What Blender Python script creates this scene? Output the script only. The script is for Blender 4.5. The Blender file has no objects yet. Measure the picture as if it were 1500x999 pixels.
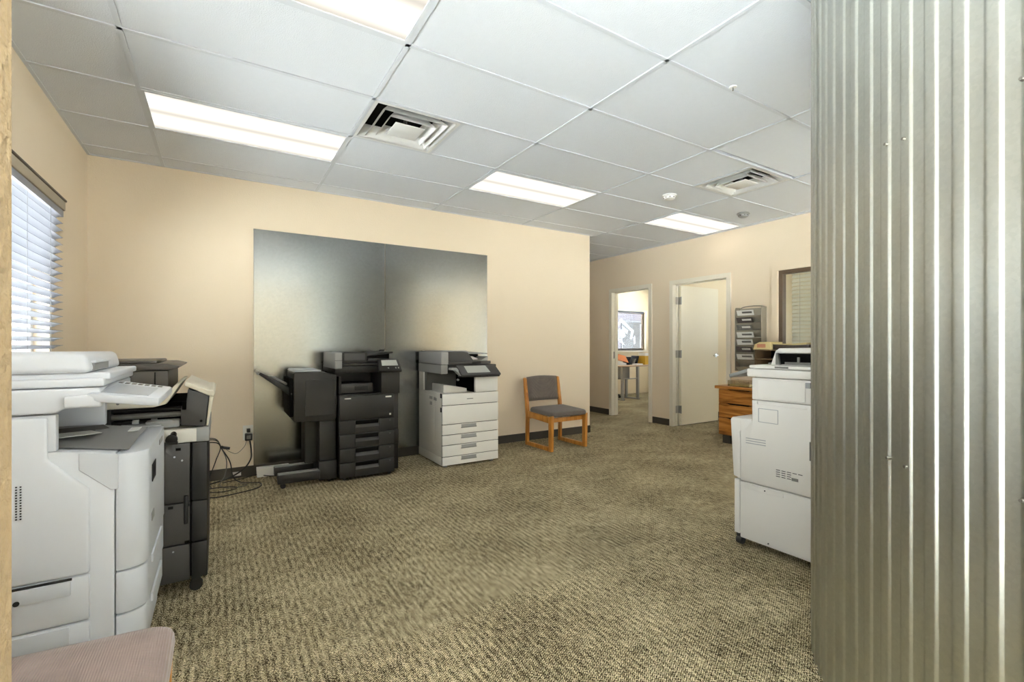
import bpy, bmesh, math, random
from mathutils import Vector, Matrix
random.seed(7)
PI = math.pi
SC = bpy.context.scene
COL = SC.collection
# ---------------------------------------------------------------- camera, sky, exposure
cam = bpy.data.cameras.new('camera')
cam_o = bpy.data.objects.new('camera', cam); COL.objects.link(cam_o)
cam.sensor_width = 36.0; cam.lens = 687.0/1500*36; cam.shift_y = 5.5/1500
cam.clip_start = 0.02; cam.clip_end = 200
CAM_H = 1.22
cam_o.location = (0, 0, CAM_H)
cam_o.rotation_euler = (PI/2, 0, -math.atan(428/687.0))
SC.camera = cam_o
SKY = 2.6          # overcast daylight outside
LAMP = 1.4         # ceiling lamp lens
w = bpy.data.worlds.new('overcast_sky'); SC.world = w; w.use_nodes = True
bgn = w.node_tree.nodes['Background']
bgn.inputs[0].default_value = (0.86, 0.93, 1.0, 1); bgn.inputs[1].default_value = SKY
sun = bpy.data.lights.new('sun', 'SUN'); sun.energy = 72.0; sun.angle = 0.01; sun.color = (0.955, 0.98, 1.0)
sun_o = bpy.data.objects.new('sun', sun); COL.objects.link(sun_o)
sun_o.rotation_euler = Vector((0.0, -0.45, 0.893)).to_track_quat('Z', 'Y').to_euler(); sun_o.location = (0, -20, 30)   # high, behind the viewer
SC.view_settings.view_transform = 'Standard'
SC.view_settings.look = 'None'
SC.view_settings.gamma = 1.0
SC.view_settings.exposure = 0.70
SC.view_settings.use_curve_mapping = False
H = 2.743
XL, XR, YF, YB, XC = -0.90, 5.76, 4.98, -3.2, 4.38   # left wall, right wall, far wall, rear wall, corner of far wall
# ---------------------------------------------------------------- materials
MATS = {}
def lin(c):
    c = c/255.0
    return c/12.92 if c <= 0.04045 else ((c+0.055)/1.055)**2.4
def rgb(r, g, b): return (lin(r), lin(g), lin(b), 1)
def mat(name, col, rough=0.5, metal=0.0, bump=0.0, bscale=200.0, var=0.0, vscale=3.0, spec=0.5, coat=0.0):
    m = bpy.data.materials.new(name); m.use_nodes = True
    nt = m.node_tree; N = nt.nodes; L = nt.links
    b = N['Principled BSDF']
    b.inputs['Base Color'].default_value = col
    b.inputs['Roughness'].default_value = rough
    b.inputs['Metallic'].default_value = metal
    b.inputs['Specular IOR Level'].default_value = spec
    b.inputs['Coat Weight'].default_value = coat
    tc = N.new('ShaderNodeTexCoord')
    if var:
        n = N.new('ShaderNodeTexNoise'); n.inputs['Scale'].default_value = vscale; n.inputs['Detail'].default_value = 5
        L.new(tc.outputs['Object'], n.inputs['Vector'])
        mx = N.new('ShaderNodeMix'); mx.data_type = 'RGBA'
        mx.inputs[6].default_value = tuple(c*(1-var) for c in col[:3])+(1,)
        mx.inputs[7].default_value = tuple(min(1, c*(1+var)) for c in col[:3])+(1,)
        L.new(n.outputs[0], mx.inputs[0]); L.new(mx.outputs[2], b.inputs['Base Color'])
    if bump:
        n = N.new('ShaderNodeTexNoise'); n.inputs['Scale'].default_value = bscale; n.inputs['Detail'].default_value = 3
        L.new(tc.outputs['Object'], n.inputs['Vector'])
        bp = N.new('ShaderNodeBump'); bp.inputs['Strength'].default_value = bump; bp.inputs['Distance'].default_value = 0.01
        L.new(n.outputs[0], bp.inputs['Height']); L.new(bp.outputs[0], b.inputs['Normal'])
    MATS[name] = m
    return m
mat('wall', rgb(238, 221, 195), 0.75, bump=0.12, bscale=90, var=0.015)
mat('wall_rough', rgb(194, 168, 130), 0.8, bump=1.0, bscale=55, var=0.06, vscale=60)
mat('office_wall', rgb(236, 219, 186), 0.8, bump=0.1, bscale=90)
mat('tile', rgb(224, 228, 234), 0.9, bump=0.25, bscale=160, var=0.02, vscale=25)
mat('grid', rgb(214, 218, 224), 0.6)
mat('plain_white', rgb(228, 228, 226), 0.5)
mat('baseboard', rgb(70, 65, 56), 0.6, var=0.1, vscale=8)
mat('casing', rgb(238, 230, 212), 0.45)
mat('door_paint', rgb(240, 230, 206), 0.5, var=0.02)
mat('steel', rgb(150, 146, 138), 0.35, 0.9)
mat('chrome', rgb(200, 200, 200), 0.15, 1.0)
mat('bronze_frame', rgb(112, 94, 76), 0.45, 0.3)
mat('valance_top', rgb(92, 80, 66), 0.5)
mat('valance', rgb(176, 164, 142), 0.55)
mat('slat_bronze', rgb(58, 60, 70), 0.5)
mat('slat', rgb(140, 143, 152), 0.45)
mat('white_plastic', rgb(218, 220, 224), 0.42, bump=0.03, bscale=700, spec=0.4)
mat('white_plastic2', rgb(210, 213, 218), 0.42, bump=0.03, bscale=700, spec=0.4)
mat('warm_plastic', rgb(214, 210, 200), 0.45, bump=0.03, bscale=700, spec=0.4)
mat('bright_plastic', rgb(230, 226, 219), 0.42, bump=0.02, bscale=700, spec=0.4)
mat('drawer_plastic', rgb(242, 240, 234), 0.42, bump=0.02, bscale=700, spec=0.4)
mat('cream_plastic', rgb(214, 207, 188), 0.45, spec=0.4)
mat('mid_plastic', rgb(150, 150, 147), 0.45, spec=0.4)
mat('tray_grey', rgb(164, 164, 163), 0.5, spec=0.4)
mat('inner_grey', rgb(116, 114, 108), 0.5)
mat('dark_plastic', rgb(68, 66, 64), 0.45, bump=0.03, bscale=600, spec=0.4)
mat('lid_plastic', rgb(72, 67, 60), 0.4, spec=0.45)
mat('charcoal', rgb(40, 39, 39), 0.42, bump=0.03, bscale=600, spec=0.45)
mat('charcoal_light', rgb(74, 73, 73), 0.42, spec=0.45)
mat('black_plastic', rgb(22, 21, 21), 0.4, spec=0.4)
mat('void', rgb(14, 13, 12), 0.8, spec=0.1)
mat('rubber', rgb(34, 32, 30), 0.7)
mat('seam', rgb(52, 52, 52), 0.7)
mat('seam_light', rgb(168, 169, 170), 0.7)
mat('screen', rgb(188, 190, 184), 0.2)
mat('screen_edge', rgb(182, 186, 192), 0.35)
mat('label_black', rgb(46, 47, 49), 0.4)
mat('label_white', rgb(226, 226, 222), 0.5)
mat('paper', rgb(234, 232, 226), 0.7)
mat('paper_grey', rgb(120, 118, 112), 0.6, var=0.5, vscale=40)
mat('print_dark', rgb(84, 76, 72), 0.6, var=0.5, vscale=60)
mat('manila', rgb(222, 204, 150), 0.7, var=0.04)
mat('red_print', rgb(206, 96, 92), 0.6)
mat('rack_mesh', rgb(180, 172, 154), 0.5)
mat('rack_side', rgb(150, 142, 126), 0.5)
mat('cable', rgb(44, 40, 36), 0.55)
mat('cable_grey', rgb(110, 104, 94), 0.55)
mat('outlet_white', rgb(238, 234, 224), 0.4)
mat('orange', rgb(226, 130, 62), 0.6)
mat('yellow', rgb(212, 166, 44), 0.6)
mat('table_lam', rgb(188, 160, 132), 0.4, var=0.05)
mat('table_metal', rgb(166, 164, 160), 0.4, 0.3)
mat('chair_dark', rgb(54, 52, 50), 0.6)
mat('concrete', rgb(208, 208, 206), 0.85, var=0.08)
mat('brick_far', rgb(32, 28, 34), 0.85, var=0.4, vscale=3)
mat('shelf_brown', rgb(120, 96, 66), 0.55, var=0.12, vscale=12)


def nodes_of(name):
    m = bpy.data.materials.new(name); m.use_nodes = True; MATS[name] = m
    return m.node_tree, m.node_tree.nodes, m.node_tree.links, m.node_tree.nodes['Principled BSDF']
def ramp(N, stops):
    r = N.new('ShaderNodeValToRGB'); e = r.color_ramp.elements
    while len(e) < len(stops): e.new(0.5)
    for el, (p, c) in zip(e, stops): el.position = p; el.color = c
    return r
def math_node(N, L, op, a, b=None, clamp=False):
    n = N.new('ShaderNodeMath'); n.operation = op; n.use_clamp = clamp
    for i, v in enumerate((a, b)):
        if v is None: continue
        if isinstance(v, (int, float)): n.inputs[i].default_value = v
        else: L.new(v, n.inputs[i])
    return n.outputs[0]
def make_carpet():
    nt, N, L, b = nodes_of('carpet')
    tc = N.new('ShaderNodeTexCoord'); sx = N.new('ShaderNodeSeparateXYZ'); L.new(tc.outputs['Object'], sx.inputs[0])
    def noise(scale, detail=2, xyz=(1, 1, 1), rot=0):
        mp = N.new('ShaderNodeMapping'); mp.inputs['Scale'].default_value = xyz; mp.inputs['Rotation'].default_value = (0, 0, rot)
        L.new(tc.outputs['Object'], mp.inputs[0])
        n = N.new('ShaderNodeTexNoise'); n.inputs['Scale'].default_value = scale; n.inputs['Detail'].default_value = detail
        L.new(mp.outputs[0], n.inputs['Vector']); return n.outputs[0]
    streak = noise(1, 2, (62, 17, 1))
    loops = noise(1, 1, (190, 130, 1), 0.5)
    blotch = noise(2.2, 3)
    sinx = math_node(N, L, 'SINE', math_node(N, L, 'MULTIPLY', sx.outputs[0], 2*PI/0.031))
    rowx = math_node(N, L, 'SINE', math_node(N, L, 'MULTIPLY', sx.outputs[0], 2*PI/0.0105))
    # zig-zag rows of loops
    tri = math_node(N, L, 'PINGPONG', sx.outputs[0], 0.0105)
    zz = math_node(N, L, 'ADD', sx.outputs[1], math_node(N, L, 'MULTIPLY', tri, 0.9))
    rowy = math_node(N, L, 'SINE', math_node(N, L, 'MULTIPLY', zz, 2*PI/0.0095))
    v = math_node(N, L, 'MULTIPLY', math_node(N, L, 'SUBTRACT', streak, 0.5), 0.9)
    v = math_node(N, L, 'ADD', v, math_node(N, L, 'MULTIPLY', math_node(N, L, 'SUBTRACT', loops, 0.5), 1.9))
    v = math_node(N, L, 'ADD', v, math_node(N, L, 'MULTIPLY', sinx, 0.07))
    v = math_node(N, L, 'ADD', v, math_node(N, L, 'MULTIPLY', rowy, 0.30))
    v = math_node(N, L, 'ADD', v, math_node(N, L, 'MULTIPLY', math_node(N, L, 'SUBTRACT', blotch, 0.5), 0.5))
    v = math_node(N, L, 'ADD', v, 0.5)
    r = ramp(N, [(0.12, rgb(48, 39, 26)), (0.38, rgb(100, 88, 62)), (0.60, rgb(176, 161, 124)), (0.88, rgb(232, 218, 182))])
    L.new(v, r.inputs[0]); L.new(r.outputs[0], b.inputs['Base Color'])
    b.inputs['Roughness'].default_value = 0.95; b.inputs['Specular IOR Level'].default_value = 0.1
    bp = N.new('ShaderNodeBump'); bp.inputs['Strength'].default_value = 0.5; bp.inputs['Distance'].default_value = 0.004
    L.new(v, bp.inputs['Height']); L.new(bp.outputs[0], b.inputs['Normal'])
make_carpet()
def make_galv(name, col, rough, var, spangle):
    nt, N, L, b = nodes_of(name)
    tc = N.new('ShaderNodeTexCoord')
    vo = N.new('ShaderNodeTexVoronoi'); vo.inputs['Scale'].default_value = spangle; L.new(tc.outputs['Object'], vo.inputs['Vector'])
    n = N.new('ShaderNodeTexNoise'); n.inputs['Scale'].default_value = 2.0; n.inputs['Detail'].default_value = 2; L.new(tc.outputs['Object'], n.inputs['Vector'])
    bw = N.new('ShaderNodeSeparateColor'); L.new(vo.outputs['Color'], bw.inputs[0])
    s = math_node(N, L, 'ADD', math_node(N, L, 'MULTIPLY', bw.outputs[0], 0.5), math_node(N, L, 'MULTIPLY', n.outputs[0], 0.9))
    r = ramp(N, [(0.2, tuple(c*(1-var) for c in col[:3])+(1,)), (1.0, tuple(min(1, c*(1+var)) for c in col[:3])+(1,))])
    L.new(s, r.inputs[0]); L.new(r.outputs[0], b.inputs['Base Color'])
    b.inputs['Metallic'].default_value = 1.0
    rr = math_node(N, L, 'ADD', math_node(N, L, 'MULTIPLY', n.outputs[0], 0.05), rough-0.025)
    L.new(rr, b.inputs['Roughness'])
make_galv('galv_sheet', rgb(148, 150, 149), 0.20, 0.06, 60)
make_galv('galv_rib', rgb(186, 187, 178), 0.38, 0.06, 110)
def make_wood(name, c1, c2, c3, axis, scale=1.0, rough=0.4):
    nt, N, L, b = nodes_of(name)
    tc = N.new('ShaderNodeTexCoord'); mp = N.new('ShaderNodeMapping')
    s = [16*scale]*3; s['xyz'.index(axis)] = 1.4*scale
    mp.inputs['Scale'].default_value = s; L.new(tc.outputs['Object'], mp.inputs[0])
    n = N.new('ShaderNodeTexNoise'); n.inputs['Scale'].default_value = 1.6; n.inputs['Detail'].default_value = 6; n.inputs['Distortion'].default_value = 1.2
    L.new(mp.outputs[0], n.inputs['Vector'])
    r = ramp(N, [(0.3, c1), (0.5, c2), (0.72, c3)]); L.new(n.outputs[0], r.inputs[0]); L.new(r.outputs[0], b.inputs['Base Color'])
    b.inputs['Roughness'].default_value = rough
make_wood('chair_wood', rgb(166, 100, 34), rgb(208, 140, 60), rgb(224, 160, 80), 'z', 1.0)
make_wood('desk_wood', rgb(124, 70, 24), rgb(186, 120, 52), rgb(212, 152, 80), 'y', 0.9, 0.35)
def make_fabric(name, col, period):
    nt, N, L, b = nodes_of(name)
    tc = N.new('ShaderNodeTexCoord'); sx = N.new('ShaderNodeSeparateXYZ'); L.new(tc.outputs['Object'], sx.inputs[0])
    wv = math_node(N, L, 'SINE', math_node(N, L, 'MULTIPLY', sx.outputs[1], 2*PI/period))
    n = N.new('ShaderNodeTexNoise'); n.inputs['Scale'].default_value = 14; n.inputs['Detail'].default_value = 5; L.new(tc.outputs['Object'], n.inputs['Vector'])
    s = math_node(N, L, 'ADD', math_node(N, L, 'MULTIPLY', wv, 0.05), n.outputs[0])
    r = ramp(N, [(0.3, tuple(c*0.85 for c in col[:3])+(1,)), (0.75, tuple(c*1.12 for c in col[:3])+(1,))]); L.new(s, r.inputs[0]); L.new(r.outputs[0], b.inputs['Base Color'])
    b.inputs['Roughness'].default_value = 0.75; b.inputs['Sheen Weight'].default_value = 0.3
    bp = N.new('ShaderNodeBump'); bp.inputs['Strength'].default_value = 0.35; bp.inputs['Distance'].default_value = 0.004
    L.new(wv, bp.inputs['Height']); L.new(bp.outputs[0], b.inputs['Normal'])
make_fabric('fabric_grey', rgb(106, 95, 86), 0.0055)
make_fabric('fabric_mauve', rgb(160, 138, 130), 0.0055)
def make_lens():
    m = bpy.data.materials.new('lamp_lens'); m.use_nodes = True; MATS['lamp_lens'] = m
    N = m.node_tree.nodes; L = m.node_tree.links; N.clear()
    out = N.new('ShaderNodeOutputMaterial'); em = N.new('ShaderNodeEmission'); L.new(em.outputs[0], out.inputs[0])
    tc = N.new('ShaderNodeTexCoord'); sx = N.new('ShaderNodeSeparateXYZ'); L.new(tc.outputs['Generated'], sx.inputs[0])
    # two glowing tube bands behind the diffuser
    a = math_node(N, L, 'SINE', math_node(N, L, 'MULTIPLY', sx.outputs[1], 4*PI))
    a = math_node(N, L, 'ABSOLUTE', math_node(N, L, 'SINE', math_node(N, L, 'MULTIPLY', sx.outputs[1], 2*PI)))
    a = math_node(N, L, 'POWER', a, 1.5)
    st = math_node(N, L, 'ADD', math_node(N, L, 'MULTIPLY', a, 0.5*LAMP), 0.375*LAMP)
    em.inputs[0].default_value = (1.0, 0.93, 0.82, 1); L.new(st, em.inputs[1])
make_lens()
def make_film(name, k, col):
    m = bpy.data.materials.new(name); m.use_nodes = True; MATS[name] = m
    N = m.node_tree.nodes; L = m.node_tree.links; N.clear()
    out = N.new('ShaderNodeOutputMaterial'); mx = N.new('ShaderNodeMixShader'); mx.inputs[0].default_value = k
    df = N.new('ShaderNodeBsdfDiffuse'); tl = N.new('ShaderNodeBsdfTranslucent')
    df.inputs[0].default_value = tl.inputs[0].default_value = col
    L.new(df.outputs[0], mx.inputs[1]); L.new(tl.outputs[0], mx.inputs[2]); L.new(mx.outputs[0], out.inputs[0])
make_film('sign_film', 0.35, (0.86, 0.87, 0.90, 1)); make_film('slat_warm', 0.65, (0.84, 0.80, 0.70, 1))
def make_glass(name, tint, refl):
    m = bpy.data.materials.new(name); m.use_nodes = True; MATS[name] = m
    N = m.node_tree.nodes; L = m.node_tree.links; N.clear()
    out = N.new('ShaderNodeOutputMaterial'); mx = N.new('ShaderNodeMixShader'); tr = N.new('ShaderNodeBsdfTransparent'); gl = N.new('ShaderNodeBsdfGlossy')
    fr = N.new('ShaderNodeLayerWeight'); fr.inputs[0].default_value = 0.5
    k = math_node(N, L, 'ADD', math_node(N, L, 'MULTIPLY', math_node(N, L, 'POWER', fr.outputs['Facing'], 5.0), 0.9), 0.03)
    L.new(math_node(N, L, 'MULTIPLY', k, refl, True), mx.inputs[0])
    tr.inputs[0].default_value = tint; gl.inputs['Roughness'].default_value = 0.02
    L.new(tr.outputs[0], mx.inputs[1]); L.new(gl.outputs[0], mx.inputs[2]); L.new(mx.outputs[0], out.inputs[0])
make_glass('glass', (0.95, 0.97, 0.97, 1), 1.0)
make_glass('clear_plastic', (0.88, 0.86, 0.80, 1), 1.6)
# ---------------------------------------------------------------- mesh helpers
ORG = {}
class MB:
    def __init__(s): s.v = []; s.f = []
    def _bm(s, bm, r=0, seg=2, edges=None):
        bmesh.ops.recalc_face_normals(bm, faces=bm.faces)
        if r > 0:
            ed = [e for e in bm.edges if (edges is None or edges(e))]
            bmesh.ops.bevel(bm, geom=ed, offset=r, segments=seg, profile=0.5, affect='EDGES', clamp_overlap=True)
        bm.verts.index_update(); o = len(s.v)
        s.v += [v.co.copy() for v in bm.verts]
        s.f += [[o+v.index for v in f.verts] for f in bm.faces]
        bm.free(); return s
    def box(s, x0, x1, y0, y1, z0, z1, r=0, seg=2):
        return s.prism([(x0, y0), (x1, y0), (x1, y1), (x0, y1)], 'z', z0, z1, r, seg)
    def prism(s, poly, axis, a, b, r=0, seg=2):
        bm = bmesh.new()
        def P(u, v, t):
            return (t, u, v) if axis == 'x' else (u, t, v) if axis == 'y' else (u, v, t)
        A = [bm.verts.new(P(u, v, a)) for u, v in poly]; B = [bm.verts.new(P(u, v, b)) for u, v in poly]
        n = len(poly)
        bm.faces.new(A); bm.faces.new(B[::-1])
        for i in range(n): bm.faces.new((A[i], A[(i+1) % n], B[(i+1) % n], B[i]))
        return s._bm(bm, r, seg)
    def hexa(s, pts, r=0, seg=2):      # eight corners: bottom four, top four
        bm = bmesh.new(); v = [bm.verts.new(p) for p in pts]
        for q in ((0, 1, 2, 3), (4, 5, 6, 7), (0, 1, 5, 4), (1, 2, 6, 5), (2, 3, 7, 6), (3, 0, 4, 7)): bm.faces.new([v[i] for i in q])
        return s._bm(bm, r, seg)
    def slab(s, a, b, c, d, t, r=0):   # quad a b c d thickened along its normal, downwards
        a, b, c, d = map(Vector, (a, b, c, d)); n = (b-a).cross(d-a).normalized()*t
        return s.hexa([a-n, b-n, c-n, d-n, a, b, c, d], r)
    def cyl(s, p0, p1, r, n=16, r2=None):
        p0, p1 = Vector(p0), Vector(p1); r2 = r if r2 is None else r2
        d = (p1-p0).normalized(); u = d.orthogonal().normalized(); w_ = d.cross(u); o = len(s.v)
        for p, q in ((p0, r), (p1, r2)):
            for i in range(n):
                t = 2*PI*i/n; s.v.append(p+u*math.cos(t)*q+w_*math.sin(t)*q)
        for i in range(n): j = (i+1) % n; s.f.append([o+i, o+j, o+n+j, o+n+i])
        s.f.append([o+i for i in range(n)][::-1]); s.f.append([o+n+i for i in range(n)])
        return s
    def tube(s, pts, r, n=7):
        pts = [Vector(p) for p in pts]; o = len(s.v); k = len(pts)
        u = None
        for i, p in enumerate(pts):
            d = (pts[min(i+1, k-1)]-pts[max(i-1, 0)]).normalized()
            u = d.orthogonal().normalized() if u is None else (u-d*u.dot(d)).normalized()
            w_ = d.cross(u)
            for j in range(n):
                t = 2*PI*j/n; s.v.append(p+u*math.cos(t)*r+w_*math.sin(t)*r)
        for i in range(k-1):
            for j in range(n):
                q = (j+1) % n; s.f.append([o+i*n+j, o+i*n+q, o+(i+1)*n+q, o+(i+1)*n+j])
        s.f.append([o+j for j in range(n)][::-1]); s.f.append([o+(k-1)*n+j for j in range(n)])
        return s
    def lathe(s, prof, c, n=24):       # (radius, z) rings around a vertical axis at c
        o = len(s.v)
        for r, z in prof:
            for i in range(n):
                t = 2*PI*i/n; s.v.append(Vector((c[0]+r*math.cos(t), c[1]+r*math.sin(t), c[2]+z)))
        for k in range(len(prof)-1):
            for i in range(n):
                j = (i+1) % n; s.f.append([o+k*n+i, o+k*n+j, o+(k+1)*n+j, o+(k+1)*n+i])
        s.f.append([o+i for i in range(n)][::-1]); s.f.append([o+(len(prof)-1)*n+i for i in range(n)])
        return s
    def grid(s, fn, nu, nv):           # open surface
        o = len(s.v)
        for i in range(nu+1):
            for j in range(nv+1): s.v.append(Vector(fn(i/nu, j/nv)))
        for i in range(nu):
            for j in range(nv):
                a = o+i*(nv+1)+j; s.f.append([a, a+1, a+nv+2, a+nv+1])
        return s
    def mesh(s, name, org=(0, 0, 0), ang=35):
        me = bpy.data.meshes.new(name); org = Vector(org)
        me.from_pydata([tuple(Vector(v)-org) for v in s.v], [], s.f)
        bm = bmesh.new(); bm.from_mesh(me); bmesh.ops.recalc_face_normals(bm, faces=bm.faces); bm.to_mesh(me); bm.free()
        me.shade_smooth(); me.set_sharp_from_angle(angle=math.radians(ang))
        return me
    def build(s, name, m, parent=None, ang=35, label=None):
        org = ORG.get(parent.name, Vector((0, 0, 0))) if parent else Vector((0, 0, 0))
        me = s.mesh(name, org, ang); me.materials.append(MATS[m])
        o = bpy.data.objects.new(name, me); COL.objects.link(o)
        if parent: o.parent = parent; ORG[o.name] = org
        if label: o['label'] = label
        return o
def B(*a, **k): return MB().box(*a, **k)
def tag(o, label, cat, group=None):
    o['label'] = label; o['category'] = cat
    if group: o['group'] = group
    return o
def thing(name, label, cat, loc=(0, 0, 0), rotz=0, group=None, local=False):
    o = bpy.data.objects.new(name, None); COL.objects.link(o); o.empty_display_size = 0.1
    o.location = loc; o.rotation_euler = (0, 0, rotz)
    ORG[o.name] = Vector((0, 0, 0)) if local else Vector(loc)
    return tag(o, label, cat, group)
def structure(o, label=None):
    o['kind'] = 'structure'
    if label: o['label'] = label
    return o
def struct(name, mb, m, label=None): return structure(mb.build(name, m), label)
def share(name, me, m, parent, loc=(0, 0, 0), rot=None):
    o = bpy.data.objects.new(name, me); COL.objects.link(o)
    if not me.materials: me.materials.append(MATS[m])
    o.parent = parent; o.location = Vector(loc)-ORG.get(parent.name, Vector((0, 0, 0)))
    if rot: o.rotation_euler = rot
    return o
def copy_tree(o, parent=None):
    c = o.copy(); COL.objects.link(c); c.parent = parent
    for ch in list(o.children): copy_tree(ch, c)
    return c
def smooth_path(pts, n=8):
    pts = [Vector(p) for p in pts]; out = []
    for i in range(len(pts)-1):
        p0 = pts[max(i-1, 0)]; p1 = pts[i]; p2 = pts[i+1]; p3 = pts[min(i+2, len(pts)-1)]
        for k in range(n):
            t = k/n
            out.append(0.5*((2*p1)+(p2-p0)*t+(2*p0-5*p1+4*p2-p3)*t*t+(3*p1-p0-3*p2+p3)*t**3))
    out.append(pts[-1]); return out
def arc(cx, cy, r, a0, a1, n=6):
    return [(cx+r*math.cos(math.radians(a0+(a1-a0)*i/n)), cy+r*math.sin(math.radians(a0+(a1-a0)*i/n))) for i in range(n+1)]
# ---------------------------------------------------------------- the room
XE, YE = 9.6, 9.0
struct('floor', B(XL-0.12, XE+0.12, YB-0.12, YE, -0.05, 0), 'carpet', 'olive and tan loop pile carpet with a fine broken stripe')
struct('ground', B(-30, 40, -40, 40, -0.25, -0.15), 'concrete', 'pale concrete ground outside the windows')
T = 0.12
def wall_boxes(axis, c0, c1, a0, a1, z1, holes):
    # wall slab with rectangular openings: axis 'x' = slab between x=c0..c1 running along y
    mb = MB(); cuts = sorted(set([a0, a1]+[h[0] for h in holes]+[h[1] for h in holes]))
    for u, v in zip(cuts[:-1], cuts[1:]):
        hs = sorted([h for h in holes if h[0] <= u+1e-6 and h[1] >= v-1e-6], key=lambda h: h[2]); z = 0
        for h in hs+[(0, 0, z1, z1)]:
            if h[2]-z > 1e-4:
                if axis == 'x': mb.box(c0, c1, u, v, z, h[2])
                else: mb.box(u, v, c0, c1, z, h[2])
            z = h[3]
    return mb
ZT = H+0.10
WL = (2.55, 4.00, 0.92, 2.07)      # left window
D1 = (5.135, 5.98, 0, 2.13); D2 = (3.795, 4.69, 0, 2.13); W2 = (1.75, 3.13, 0.98, 2.12)
W3 = (7.3, 9.24, 1.09, 2.04)       # office window in the office's far wall
SF = (1.9, 4.8, 0.10, 2.62)  # shopfront opening added out of view to let daylight in
WR = (0.0, 0.98, 0.10, 2.20)     # unseen window added behind the drum for more daylight
WS = (-3.0, 0.55, 0.30, 2.55)       # added side window behind the viewer, lights the room from the left
WT = (1.15, 1.75, 1.20, 2.15)    # added window hidden by the wall end, brightens left ceiling and copier
WE = (2.0, 3.9, 0.9, 2.1)        # added outside window, unseen, brightens the back office
struct('wall_left', wall_boxes('x', XL-T, XL, YB, YF+T, ZT, [WL, WS, WT]), 'wall', 'peach painted wall with the blinds window')
struct('wall_far', wall_boxes('y', YF, YF+T, XL, XC, ZT, []), 'wall', 'peach painted wall carrying the metal sheets')
struct('wall_right', wall_boxes('x', XR, XR+T, YB, YE, ZT, [D1, D2, W2, WR]), 'wall', 'peach painted wall with two doorways')
struct('wall_corridor', wall_boxes('x', XC-T, XC, YF+T, YE, ZT, []), 'wall')
struct('wall_end', wall_boxes('y', YE, YE+T, XC-T, XR+T, ZT, []), 'wall')
struct('wall_rear', wall_boxes('y', YB-T, YB, XL-T, XR+T, ZT, [SF]), 'wall', 'peach wall with an added shopfront window for daylight behind the viewer')
struct('wall_near', B(XL, -0.24, 0.74, 0.90, 0, ZT), 'wall_rough', 'end of a rough plastered tan wall close to the viewer')
struct('wall_office_side', wall_boxes('y', 4.84, 4.96, XR+T, XE, ZT, []), 'office_wall')
struct('wall_office_far', wall_boxes('y', 8.40, 8.52, XR+T, XE, ZT, [W3]), 'office_wall')
struct('wall_office_east', wall_boxes('x', XE, XE+T, 1.2, 8.52, ZT, [WE, (6.0, 7.8, 0.9, 2.2)]), 'office_wall')
struct('wall_office_near', wall_boxes('y', 1.08, 1.20, XR+T, XE+T, ZT, []), 'office_wall')
struct('ceiling_office', MB().box(XR+T, XE+T, 1.08, 8.52, H, H+0.05), 'tile')
struct('roof', MB().box(XL-0.3, XR+T, YB-0.3, YE+0.2, H+0.30, H+0.42).box(XR+T, XE+T+0.1, YB-0.3, 8.6, H+0.30, H+0.42), 'concrete', 'flat roof of the building')
# baseboards
def base(name, mb): return struct(name, mb, 'baseboard', 'dark brown vinyl baseboard')
base('baseboard_far', B(XL, XC+0.006, YF-0.006, YF-0.0005, 0.0, 0.098))
base('baseboard_corner', B(XC+0.0005, XC+0.006, YF-0.006, YF+T, 0, 0.098))
base('baseboard_left', B(XL+0.0005, XL+0.006, 0.9, YF-0.006, 0, 0.098))
base('baseboard_right', MB().box(XR-0.006, XR-0.0005, YB, D2[0]-0.06, 0, 0.098).box(XR-0.006, XR-0.0005, D2[1]+0.06, D1[0]-0.06, 0, 0.098).box(XR-0.006, XR-0.0005, D1[1]+0.06, YE, 0, 0.098))
base('baseboard_office', B(XR+T, XE, 4.832, 4.8395, 0, 0.098))
# ceiling: slab, tiles, runners
ceil = struct('ceiling', MB().box(XL-T, XR+T, YB-T, YE+T, H+0.22, H+0.27), 'grid', 'white suspended ceiling of speckled tiles')
GX = [-0.41+1.22*k for k in range(-1, 7)]
GY = [2.30+0.61*k for k in range(-10, 13)]
LIGHTS = [(0.20, 3.825), (0.20, 1.995), (2.64, 3.825), (5.08, 3.825), (0.20, 0.165), (0.20, -1.665), (2.64, -1.665), (5.08, -1.665), (5.08, -0.445), (5.08, 7.485)]
VENTS = [(0.81+0.305, 3.215), (4.47-0.305, 2.605)]
tile_cache = {}
def tile(x0, x1, y0, y1):
    g = 0.010; lx, ly = round(x1-x0-2*g, 3), round(y1-y0-2*g, 3)
    if lx < 0.03 or ly < 0.03: return
    if (lx, ly) not in tile_cache:
        me = MB().box(-lx/2, lx/2, -ly/2, ly/2, 0, 0.016, r=0.003, seg=1).mesh('ceiling_tile'); tile_cache[(lx, ly)] = me
    dz = random.uniform(0, 0.0015)
    if abs(x0-3.25) < 0.01 and abs(y1-2.30) < 0.01: y0 -= 0.022; y1 -= 0.022; dz = 0.006   # slipped tile leaves a dark gap
    share('ceiling_tile', tile_cache[(lx, ly)], 'tile', ceil, ((x0+x1)/2, (y0+y1)/2, H+0.001+dz))
def runner(x0, x1, y0, y1): MB().box(x0, x1, y0, y1, H-0.004, H+0.001).box((x0+x1)/2-0.002 if x1-x0 < 0.05 else x0, (x0+x1)/2+0.002 if x1-x0 < 0.05 else x1, (y0+y1)/2-0.002 if y1-y0 < 0.05 else y0, (y0+y1)/2+0.002 if y1-y0 < 0.05 else y1, H+0.001, H+0.03).build('grid_runner', 'grid', ceil)
def clip(a, lo, hi): return max(lo, min(hi, a))
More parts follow.
